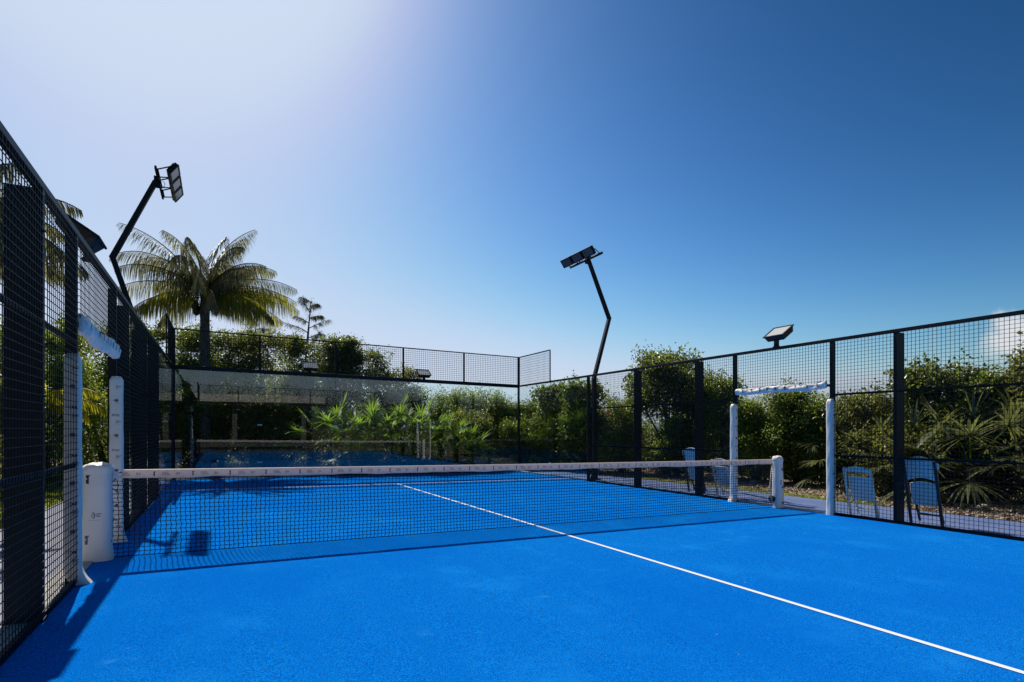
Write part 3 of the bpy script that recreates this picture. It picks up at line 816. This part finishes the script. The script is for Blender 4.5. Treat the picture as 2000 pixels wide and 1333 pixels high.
# ================================================================ VEGETATION
def unit(v): return v / np.maximum(np.linalg.norm(v, axis=-1, keepdims=True), 1e-9)
def leaf_geo(C, size, rg, asp=.62, droop=.3, curl=.18):
    n = len(C); d = unit(rg.normal(size=(n, 3)) + [0, 0, -droop + .25]); up = unit(rg.normal(size=(n, 3)) * .8 + [0, 0, .8])
    s = unit(np.cross(d, up)); u = np.cross(s, d); L = (size * rg.uniform(.65, 1.25, n))[:, None]; W = L * asp * .5
    V = np.stack([C, C + d * L * .5 + s * W + u * L * curl, C + d * L, C + d * L * .5 - s * W + u * L * curl], 1).reshape(-1, 3)
    i = np.arange(n) * 4
    F = np.concatenate([np.stack([i, i + 1, i + 2], 1), np.stack([i, i + 2, i + 3], 1)])
    return V, F
def shrub(x, y, r, h, leaf, size, n, label, group, seed, name="shrub", lumps=9, sprigs=5, core=1.0, asp=.62, flat=.85, flowers=0, cat="shrub", low=.0):
    rg = np.random.default_rng(seed); g = gz(x)
    root = empty(name, (x, y, g - .03)); tag(root, label, cat, group)
    L = [((0, 0, low + (h - low) * .42), (r * .95 * core, r * .85 * flat * core, (h - low) * .44 * core))]
    for k in range(lumps):
        a = rg.uniform(0, 6.28); q = rg.uniform(.35, .8) * r; z = low + (h - low) * rg.uniform(.45, .80)
        rr = r * rg.uniform(.26, .45); L.append(((q * math.cos(a), q * math.sin(a) * flat, z), (rr, rr, rr * rg.uniform(.7, 1.0))))
    for k in range(6):
        rr = r * rg.uniform(.13, .30); L.append(((rg.uniform(-.7, .7) * r, rg.uniform(-.3, .3) * r, h - rr * .95), (rr, rr, rr)))
    wt = np.array([l[1][0] * l[1][2] for l in L]); wt = wt / wt.sum()
    per = 26; nt_ = n // per
    idx = rg.choice(len(L), nt_, p=wt); cc = np.array([L[i][0] for i in idx]); rad = np.array([L[i][1] for i in idx])
    dv = unit(rg.normal(size=(nt_, 3))); q = rg.uniform(0, 1, nt_) ** .30
    T = cc + dv * rad * q[:, None]
    T = T[T[:, 2] > .08]
    # sprigs standing out of the outline
    sp = []; tw = []
    for k in range(sprigs * 3):
        a = rg.uniform(0, 6.28); p0 = np.array([rg.uniform(-.8, .8) * r, rg.uniform(-.4, .4) * r, h * rg.uniform(.78, .95)])
        d = np.array([rg.normal() * .35, rg.normal() * .2, 1.0]); ln = rg.uniform(.15, .55) * min(1.2, r)
        pts = [p0 + d * ln * t for t in np.linspace(0, 1, 6)]; sp += pts; tw.append(pts)
    if sp: T = np.concatenate([T, np.array(sp)])
    C = np.repeat(T, per, 0) + rg.normal(size=(len(T) * per, 3)) * (.062 + size * .55)
    keep = rg.uniform(size=len(C)) < np.where(np.repeat(np.arange(len(T)) >= len(T) - len(sp), per), .5, 1.0)
    C = C[keep]; C = C[C[:, 2] > .04]
    V, F = leaf_geo(C, size, rg, asp)
    arr_mesh("foliage", V, F, leaf, root)
    b = MB(); nb = 9
    for k in range(nb):
        t = T[rg.integers(0, max(1, len(T) - len(sp)))] * np.array([.85, .85, .9]); mid = np.array([t[0] * .35, t[1] * .35, t[2] * .5]) + rg.normal(size=3) * .05
        base = np.array([rg.normal() * .06, rg.normal() * .06, 0])
        R0 = .05 * r ** .5 * (.6 + .4 * rg.uniform())
        b.tube([base, base * .5 + mid * .5, mid, (mid + t) / 2 + rg.normal(size=3) * .04, t], [R0, R0 * .8, R0 * .6, R0 * .38, R0 * .15], 6)
        for j in range(2):
            e = t + rg.normal(size=3) * r * .25; e[2] = max(.2, e[2])
            b.tube([(mid + t) / 2, ((mid + t) / 2 + e) / 2, e], [R0 * .35, R0 * .25, R0 * .1], 5)
    for pts in tw: b.tube([pts[0] - np.array([0, 0, .2]), pts[3], pts[5]], [.008, .006, .003], 4)
    b.build("branches", M['bark'], root)
    if flowers:
        k = rg.integers(0, len(T), flowers); fc = T[k]; fc = fc[fc[:, 2] > h * .25]; fc[:, 1] -= r * .25
        for q_ in fc:
            C = q_ + rg.normal(size=(34, 3)) * .065
            V, F = leaf_geo(C, .06, rg, .8); arr_mesh("flower_cluster", V, F, M['pink'], root)
    return root

GH = "shrubs of the hedge round the court"
SH = [  # x, y, radius, height, leaf, leaf size, count, sprigs, flowers, label
 (-7.6, 4.6, .9, 2.7, 'olive', .075, 9000, 4, 0, "dark shrub beyond the left mesh, nearest the camera"),
 (-8.4, 8.3, 1.2, 3.2, 'small', .075, 12000, 4, 0, "tall dark shrub seen through the left mesh above the lawn"),
 (-7.8, 10.9, 1.3, 3.7, 'lime', .07, 15000, 4, 0, "shrub with sunlit yellow-green top seen through the left gate opening"),
 (-7.0, 14.1, 1.5, 4.4, 'small', .08, 13000, 5, 0, "shrub between the left fence and the coconut palm trunk"),
 (-5.5, 15.6, 1.55, 4.75, 'grape', .10, 12000, 5, 0, "broad-leaved shrub right behind the far left corner of the glass wall"),
 (-3.9, 15.3, 1.5, 4.75, 'small', .085, 15000, 5, 3, "shrub behind the palm trunk with a few red flowers"),
 (-2.5, 14.9, 1.5, 4.7, 'olive', .085, 14000, 5, 0, "olive shrub under the hanging yellow palm frond"),
 (-.95, 15.2, 1.4, 4.75, 'grape', .10, 12000, 5, 0, "broad-leaved shrub behind the far mesh below the feathery tree"),
 (1.3, 15.4, 1.1, 4.45, 'grape', .095, 9500, 5, 3, "rounded shrub with pink blossom behind the middle of the glass wall"),
 (2.7, 15.6, 1.0, 3.8, 'olive', .085, 8500, 4, 0, "greyish shrub right behind the far box lamp against the sky"),
 (3.9, 14.0, 1.15, 2.75, 'lime', .08, 12000, 9, 0, "light green shrub with upright shoots under the far beam"),
 (5.4, 13.5, 1.15, 2.75, 'lime', .085, 12000, 9, 3, "light green shrub with upright shoots beside the far right corner post"),
 (6.7, 12.8, .95, 2.5, 'small', .075, 9000, 4, 0, "low shrub in the gap right of the far corner post"),
 (7.1, 11.3, .9, 3.05, 'grape', .115, 7500, 4, 3, "round-leaved shrub behind the side glass panels"),
 (7.5, 9.7, .95, 3.0, 'grape', .115, 8000, 4, 0, "round-leaved shrub beside the right floodlight mast"),
 (7.9, 8.1, .85, 2.45, 'small', .07, 9000, 4, 4, "small-leaved shrub with red flowers right of the floodlight mast"),
 (9.35, 5.2, 1.05, 2.95, 'small', .07, 13000, 5, 0, "dense shrub behind the far right gate post"),
 (9.5, 4.1, 1.1, 2.25, 'lime', .065, 13000, 4, 0, "dense shrub with yellow-green tips seen through the right gate opening"),
 (9.85, 3.1, .95, 2.5, 'small', .07, 13000, 4, 0, "dark dense shrub behind the slim net post"),
 (10.0, 2.2, .85, 2.15, 'small', .07, 12000, 5, 0, "shrub under the right end of the crumpled header pad"),
 (10.2, 1.3, 1.0, 2.3, 'olive', .075, 10000, 5, 0, "low shrub between the creased gate pad and the wide post"),
 (10.25, .38, .5, 2.85, 'grape', .10, 5000, 6, 0, "narrow upright shrub just right of the wide black post"),
 (10.5, -.35, .9, 2.75, 'grape', .10, 8500, 5, 0, "rounded shrub top above the tall white chair"),
 (10.5, -1.0, .7, 2.55, 'small', .085, 9000, 5, 0, "rounded shrub top left of the white cloud"),
 (10.5, -1.9, .95, 3.05, 'olive', .09, 9500, 7, 0, "tallest shrub at the right edge, below the cloud"),
 (10.6, -3.2, 1.0, 3.0, 'olive', .09, 8000, 4, 0, "shrub at the extreme right edge behind the mesh"),
]
for i, (x, y, r, h, lf, sz, n, spg, fl, lab) in enumerate(SH):
    shrub(x, y, r, h, M[lf], sz, int(n * 1.9), lab, GH, 100 + i, sprigs=spg, flowers=fl)
# second, lower row that closes the foot of the hedge
for i, (x, y, r, h, lf, lab) in enumerate([
 (-4.6, 13.9, 1.0, 2.6, 'small', "low shrub at the foot of the coconut palm behind the glass"),
 (-2.6, 12.9, .95, 2.2, 'olive', "low dark shrub behind the second pane of the far glass"),
 (4.2, 12.2, 1.0, 2.0, 'olive', "low shrub behind the last far pane next to the fan palms"),
 (6.0, 11.8, .9, 1.7, 'small', "low shrub outside the far right corner post"),
 (8.6, 6.3, .9, 1.7, 'small', "low shrub under the small tree behind the right fence"),
 (9.2, .2, .7, 1.3, 'olive', "low dark shrub behind the low white chair"),
 (9.4, -2.9, .8, 1.6, 'olive', "low dark shrub at the right edge under the fan palms"),
 (-9.0, 6.2, 1.0, 2.2, 'small', "low shrub at the back of the left lawn"),
 (-8.9, 13.3, 1.3, 3.0, 'small', "shrub far back on the left beyond the lawn")]):
    shrub(x, y, r, h, M[lf], .085, 15000, lab, GH, 300 + i, sprigs=2)
# the wood that closes the view behind the hedge: one mass
def thicket(name, label, boxes, n, size, leaf, seed):
    rg = np.random.default_rng(seed); P = []
    tot = sum((b_[1] - b_[0]) + (b_[3] - b_[2]) for b_ in boxes)
    for x0, x1, y0, y1, h in boxes:
        m = int(n * ((x1 - x0) + (y1 - y0)) / tot / 10)
        x = rg.uniform(x0, x1, m); y = rg.uniform(y0, y1, m)
        hh = h * (.76 + .15 * np.sin(x * 1.7 + y * 1.3) + .12 * np.sin(x * 3.7 - y * 3.1))
        z = hh * rg.uniform(0, 1, m) ** .8; P.append(np.stack([x, y, z - S * np.clip(x, -14, 14)], 1))
    T = np.concatenate(P); C = np.repeat(T, 10, 0) + rg.normal(size=(len(T) * 10, 3)) * .16; C = C[C[:, 2] > -.1]
    V, F = leaf_geo(C, size, rg, .65); tag(arr_mesh(name, V, F, leaf), label, "thicket", kind='stuff')
thicket("thicket", "dark green thicket closing the view behind the hedge shrubs and the pavilion", [(-16, .2, 17.2, 18.6, 4.9), (.2, 15, 16.8, 18.6, 2.9), (11.6, 13.2, -9, 17, 2.1), (-13.5, -11.8, -6, 17, 2.8), (7.5, 12, 11.5, 16.6, 2.4), (-26, 24, -27, -23, 5.2)], 230000, .13, M['small'], 77)
# small tree right of the middle
shrub(8.7, 6.9, 1.35, 3.85, M['grape'], .105, 9500, "small open-crowned tree rising above the right fence", None, 55, name="tree", lumps=20, sprigs=12, low=1.2, cat="tree", core=.62)
shrub(9.1, 5.9, .95, 3.05, M['olive'], .09, 6500, "small tree with airy top behind the far right gate post", None, 58, name="tree", lumps=13, sprigs=8, low=1.1, cat="tree", core=.6)
shrub(.25, 15.4, .75, 4.85, M['grape'], .095, 6500, "slim tree top between the two far mesh posts, against the sky", None, 59, name="tree", lumps=11, sprigs=7, low=2.4, cat="tree", core=.6)

def strip_leaf(V, F, p0, d, g, L, W, rg, seg=3, tw=.0):
    """one long narrow leaflet that droops by g"""
    d = d / np.linalg.norm(d); s = np.cross(d, [0, 0, 1.0]); ns = np.linalg.norm(s); s = s / ns if ns > 1e-3 else np.array([1., 0, 0])
    n0 = len(V); p = p0.copy(); ws = (.55, 1.0, .75, .04) if seg == 3 else (.6, 1, .04)
    for i in range(seg + 1):
        ww = W * ws[i]; V.append(p - s * ww); V.append(p + s * ww)
        if i < seg: d = d + np.array([0, 0, -g]); d = d / np.linalg.norm(d); p = p + d * L / seg
    for i in range(seg): F.append((n0 + 2 * i, n0 + 2 * i + 1, n0 + 2 * i + 3, n0 + 2 * i + 2))

def frond(V, F, b, base, az, el, L, droop, rg, nl=44, ll=.55, lw=.016, hang=.35, wind=(0, 0)):
    az_v = np.array([math.cos(az), math.sin(az), 0.0]); p = np.array(base, float); e = el; pts = [p.copy()]; ds = []; N = 14
    for i in range(N):
        d = az_v * math.cos(e) + np.array([0, 0, math.sin(e)]) + np.array([wind[0], wind[1], 0]) * (i / N) * .5; d /= np.linalg.norm(d)
        ds.append(d); p = p + d * L / N; pts.append(p.copy()); e -= droop / N * (.6 + .9 * i / N)
    ds.append(ds[-1]); b.tube(pts, [.022 * (1 - .8 * i / N) + .003 for i in range(N + 1)], 5)
    pts = np.array(pts); ds = np.array(ds)
    for k in range(nl):
        t = .16 + .84 * (k + .5) / nl; f = t * N; i = min(int(f), N - 1); fr = f - i
        q = pts[i] * (1 - fr) + pts[i + 1] * fr; d = ds[i]
        s = np.cross(d, [0, 0, 1.0]); s /= max(np.linalg.norm(s), 1e-3)
        for sg in (-1, 1):
            l = ll * (math.sin(math.pi * min(1, (t * .86 + .12))) ** .6) * rg.uniform(.85, 1.1)
            dd = s * sg * (.95 - .5 * t) * rg.uniform(.7, 1.2) + d * (.30 + .6 * t) + np.array([0, 0, .10 - hang * rg.uniform(.7, 1.7)]) + rg.normal(size=3) * .07
            strip_leaf(V, F, q, dd, .25 + hang * .75 * rg.uniform(.6, 1.4), l, lw, rg)

def pinnate_palm(x, y, zc, trunk_r, fronds, label, name, seed, L, ll, leaf, lean=(0, 0), coconuts=0, hangers=(), cat="palm tree", lw=.017, wind=(0, 0), nl=46):
    rg = np.random.default_rng(seed); root = empty(name, (x, y, gz(x) - .03)); tag(root, label, cat)
    b = MB(); n = 16; pts = []; rad = []
    for i in range(n + 1):
        t = i / n; pts.append((lean[0] * t ** 1.5, lean[1] * t ** 1.5, zc * t)); rad.append(trunk_r * (1.25 - .35 * t ** .5 + .03 * math.sin(i * 2.2)))
    b.tube(pts, rad, 12); b.build("trunk", M['palmbark'], root)
    top = np.array(pts[-1]); V, F = [], []; rb = MB()
    for (az, el, l, dr, hg) in fronds: frond(V, F, rb, top + rg.normal(size=3) * .05, az, el, l * L, dr, rg, ll=ll, hang=hg, lw=lw, wind=wind, nl=nl)
    arr_mesh("fronds", V, F, leaf, root); rb.build("frond_stalks", M['palmyellow'] if leaf is M['palmyellow'] else M['bark'], root)
    if hangers:
        V, F = [], []; rb = MB()
        for (az, el, l, dr, hg) in hangers: frond(V, F, rb, top + rg.normal(size=3) * .03, az, el, l * L, dr, rg, ll=ll * 1.1, hang=hg, lw=lw, nl=nl)
        arr_mesh("yellowing_fronds", V, F, M['palmyellow'], root); rb.build("frond_stalks", M['palmyellow'], root)
    for k in range(coconuts):
        a = rg.uniform(0, 6.28); c = top + np.array([math.cos(a) * rg.uniform(.2, .42), math.sin(a) * rg.uniform(.2, .42), -rg.uniform(.15, .55)])
        cb = MB(); vs = []; fs = []
        for i in range(7):
            ph = math.pi * i / 6; rr = max(.003, .10 * math.sin(ph))
            for j in range(10):
                t = 2 * math.pi * j / 10; f3 = 1 + .05 * math.cos(3 * t); vs.append((c[0] + rr * f3 * math.cos(t), c[1] + rr * f3 * math.sin(t), c[2] - .13 * math.cos(ph)))
        for i in range(6):
            for j in range(10): fs.append((i * 10 + j, i * 10 + (j + 1) % 10, (i + 1) * 10 + (j + 1) % 10, (i + 1) * 10 + j))
        cb.add(vs, fs, 0, True); cb.build("coconut", M['coco'], root)
    return root
fr = []
jr = random.Random(4)
for k in range(9): fr.append((k * 2.4 + .2, R(82 - (k % 5) * 6), jr.uniform(.85, 1.15), R(jr.uniform(50, 95)), .4))          # upright heart
for k in range(9): fr.append((k * 2.4 + .9, R(jr.uniform(48, 64)), jr.uniform(.9, 1.1), R(jr.uniform(75, 105)), .5))
for k in range(9): fr.append((k * 2.4 + .4, R(jr.uniform(24, 44)), jr.uniform(.9, 1.12), R(jr.uniform(55, 85)), .8))
for k in range(5): fr.append((k * 2.4 + 2.4, R(jr.uniform(-4, 16)), jr.uniform(.7, .95), R(jr.uniform(50, 75)), 1.0))
pinnate_palm(-4.37, 13.23, 5.5, .145, fr, "tall coconut palm with a full crown behind the far left corner", "coconut_palm", 5, 2.68, .78, M['palm'], coconuts=9,
             hangers=[(R(-12), R(20), 1.05, R(55), 1.0), (R(-24), R(14), 1.15, R(58), 1.1), (R(5), R(6), .9, R(50), 1.1), (R(-40), R(10), .85, R(60), .95), (R(-165), R(12), .7, R(80), .8)], wind=(.2, -.05), nl=80, lw=.0118)
fr = []
for k in range(14): fr.append((k * .449 + .3, R(62 - 14 * (k % 2)), 1.0, R(85), .5))
for k in range(12): fr.append((k * .524 + .1, R(18), 1.0, R(70), .9))
pinnate_palm(-7.5, 4.1, 4.1, .13, fr, "coconut palm whose fronds arch over the left mesh fence near the camera", "coconut_palm", 15, 1.8, .55, M['palm'], cat="palm tree", nl=60, lw=.013)
fr = [(R(a), R(e), 1.0, R(95), .6) for a, e in ((-25, 50), (-60, 42), (-5, 30), (-95, 48), (-130, 40), (40, 55), (170, 50), (100, 60), (-40, 20), (-80, 16), (215, 30))]
pinnate_palm(-7.25, 8.2, 1.75, .07, fr, "small palm with bright yellow-green arching fronds beside the left fence", "young_palm", 25, 1.35, .34, M['palmyellow'], lw=.018, nl=34)

def fan_palm(x, y, h, label, group, seed, leaf, L=.5, n=16, spread=1.0, dead=0):
    rg = np.random.default_rng(seed); root = empty("fan_palm", (x, y, gz(x) - .03)); tag(root, label, "fan palm", group)
    b = MB(); b.tube([(0, 0, 0), (.02, 0, h * .28), (0, .02, h * .45)], [.09, .08, .06], 8); b.build("trunk", M['palmbark'], root)
    V, F = [], []; DV, DF = [], []; st = MB(); top0 = np.array([0, 0, h * .42])
    for k in range(n + dead):
        isdead = k >= n
        az = k * 2.4 + rg.uniform(-.3, .3); el = R(72 - 86 * (k / max(1, n - 1)) ** .75) if not isdead else R(-25)
        pl = h * rg.uniform(.42, .58) * spread; d = np.array([math.cos(az) * math.cos(el), math.sin(az) * math.cos(el), math.sin(el)])
        hub = top0 + d * pl; hub[2] = max(.12, hub[2] - (pl * .25) * (1 - math.sin(max(0, el))))
        st.tube([top0, (top0 + hub) / 2 + np.array([0, 0, .06]), hub], [.012, .009, .007], 5)
        dirn = hub - top0; dirn /= np.linalg.norm(dirn); up = np.array([0, 0, 1.0]); s = np.cross(dirn, up); s /= max(np.linalg.norm(s), .05)
        nn = np.cross(s, dirn); ns = 25; LL = L * rg.uniform(.8, 1.15)
        tgt = (DV, DF) if isdead else (V, F)
        roll = rg.uniform(-.4, .4); s2 = s * math.cos(roll) + nn * math.sin(roll)
        for j in range(ns):
            a = R(-115 + 230 * j / (ns - 1)); dd = dirn * math.cos(a) + s2 * math.sin(a) + nn * (.18 + .1 * abs(math.sin(a)))
            strip_leaf(*tgt, hub, dd, .14 + .20 * rg.uniform(), LL * (.86 + .14 * math.cos(a)) * rg.uniform(.92, 1.05), .0155 * (1 + LL), rg)
    arr_mesh("fan_leaves", V, F, leaf, root); st.build("leaf_stalks", M['fan'], root)
    if dead: arr_mesh("dead_leaf", DV, DF, M['dead'], root)
    return root
GF = "fan palms behind the far glass"
FP = [(-.85, 11.9, 2.15, .60, "fan palm behind the far glass left of the middle clamp"), (.15, 11.6, 2.1, .62, "bright fan palm behind the middle pane of the far glass"),
      (1.1, 11.8, 2.3, .62, "tall fan palm with upright leaves below the pink blossom"), (1.95, 11.5, 2.1, .62, "fan palm with lime top between two joints of the far glass"),
      (2.75, 11.4, 1.8, .58, "fan palm with silvery drooping leaves behind the fourth far pane"), (3.5, 10.95, 1.35, .60, "low fan palm nearest the dark shrubs, behind the last far pane"),
      (-.1, 10.85, 1.05, .48, "low fan palm with pale drooping leaves just behind the glass"), (1.5, 10.8, 1.05, .50, "low fan palm standing close behind the joint of the far glass")]
for i, (x, y, h, L, lab) in enumerate(FP): fan_palm(x, y, h * .95, lab, GF, 400 + i, M['fan'], L * .98, 30, 1.15)
GF2 = "silvery fan palms behind the right fence"
for i, (x, y, h, L, dd, lab) in enumerate([
    (9.0, -.1, 1.75, .58, 1, "silvery fan palm with a dead amber leaf above the low white chair"),
    (9.0, -1.25, 2.0, .66, 0, "large silvery fan palm above the tall white chair"),
    (9.6, -2.3, 2.05, .62, 0, "large dark fan palm at the right edge of the mesh"),
    (9.5, 1.25, 1.95, .52, 0, "fan palm half behind the creased white gate pad")]):
    fan_palm(x, y, h * .9, lab, GF2, 500 + i, M['fansilver'], L * 1.1, 16, 1.1, dd)

# feathery tree far beyond
def feathery_tree(x, y, h, label, seed, nbr=15):
    rg = np.random.default_rng(seed); root = empty("casuarina_tree", (x, y, gz(x))); tag(root, label, "tree")
    tp = lambda t: np.array([.5 * t * t, 0, h * t])
    b = MB(); b.tube([tp(t) for t in (0, .3, .5, .7, .85, .97)], [.22, .17, .12, .08, .04, .015], 8); V, F = [], []
    def tuft(q, d0, m, l):
        for j in range(m):
            d = rg.normal(size=3) * .42 + d0 * .9 + np.array([0, 0, -.1]); strip_leaf(V, F, q + rg.normal(size=3) * .03, d, .5, l * rg.uniform(.6, 1.2), .014, rg)
    for k in range(nbr):
        t = .50 + .46 * (k / (nbr - 1)); az = (0 if k % 2 else math.pi) + rg.uniform(-.9, .9); l = (1.12 - t) * h * rg.uniform(.25, .55); e = R(rg.uniform(25, 62)); p = tp(t); pts = [p]
        for i in range(8):
            d = np.array([math.cos(az) * math.cos(e), math.sin(az) * math.cos(e), math.sin(e)]); p = p + d * l / 8; pts.append(p); e += R(rg.uniform(-14, 5))
        b.tube(pts, [.035, .03, .026, .022, .018, .014, .01, .007, .004], 4)
        for i in range(2, 9):
            d = pts[i] - pts[i - 1]; d /= np.linalg.norm(d)
            for j in range(3): tuft(pts[i - 1] + (pts[i] - pts[i - 1]) * rg.uniform(), d, 9, .42)
    for j in range(26): tuft(tp(rg.uniform(.86, .985)), np.array([rg.normal() * .2, 0, 1.0]), 5, .36)
    arr_mesh("foliage", V, F, M['needle'], root); b.build("trunk", M['bark'], root)
feathery_tree(.75, 31.3, 9.9, "feathery grey-green tree far beyond the far mesh", 3)
feathery_tree(-2.2, 36.0, 8.9, "smaller feathery tree top just right of the coconut palm", 9)

b = MB(); b.tube([(0, 0, 0), (0, 0, 3.05)], .035, 8); b.tube([(0, 0, 3.05), (0, 0, 3.08)], .045, 8)
o = b.build("thin_pole", M['steel']); o.location = (3.1, 15.2, gz(3)); tag(o, "thin pale pole standing behind the light green shrubs", "pole")

# stones along the hedge foot
for i, (x, y, s, lab) in enumerate([(8.6, 4.9, .15, "pale stone in the mulch behind the far right gate pad"), (8.9, 3.7, .12, "small stone at the hedge foot left of the slim net post"),
                                    (8.8, 7.2, .17, "larger pale stone in the bed under the small tree"), (8.4, -1.7, .11, "small stone in the mulch right of the tall chair")]):
    rg = np.random.default_rng(i); vs = []; fs = []
    for a in range(7):
        ph = math.pi * a / 6
        for j in range(10):
            t = 2 * math.pi * j / 10; q = s * (1 + .18 * rg.normal()) * max(.05, math.sin(ph)); vs.append((q * 1.3 * math.cos(t), q * math.sin(t), -s * .6 * math.cos(ph)))
    for a in range(6):
        for j in range(10): fs.append((a * 10 + j, a * 10 + (j + 1) % 10, (a + 1) * 10 + (j + 1) % 10, (a + 1) * 10 + j))
    bb = MB(); bb.add(vs, fs, 0, True); o = bb.build("stone", M['stone']); o.location = (x, y, gz(x) + s * .3); tag(o, lab, "stone", "stones along the hedge foot")

# fallen bits on the court
n = 150; C = np.stack([rng.uniform(-4.6, 4.6, n), rng.uniform(-5.5, 9, n), np.zeros(n)], 1); C[:, 2] = -S * C[:, 0] + .006
V, F = leaf_geo(C, .016, rng, .35, 0, .1); V[:, 2] = np.maximum(V[:, 2] * .0 + -S * V[:, 0] + .004, V[:, 2] * .25 + (-S * V[:, 0]) * .75 + .003)
tag(arr_mesh("leaf_litter", V, F, M['chip']), "tiny dry leaf scraps scattered over the blue court", "leaf litter", kind='stuff')

# ================================================================ PAVILION BEHIND THE CAMERA (mirrored in the far glass)
root = empty("pavilion", (-2.5, -15.5, 0)); tag(root, "cream flat-roofed pavilion with columns, mirrored in the far glass wall", "pavilion")
b = MB(); b.box(-9, 4.9, -3.2, 2.2, 3.14, 3.62); b.build("roof", M['cream'], root, bevel=.02)
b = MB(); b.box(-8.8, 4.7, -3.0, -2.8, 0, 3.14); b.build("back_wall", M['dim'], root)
for x in (-8.4, -4.4, -.6, 3.6):
    b = MB(); b.box(x - .15, x + .15, 1.2, 1.5, 0, 3.14); b.build("column", M['taupe'], root, bevel=.01)
b = MB(); b.box(-8.9, 4.6, 1.6, 1.78, .25, .60); b.build("low_wall", M['taupe'], root)
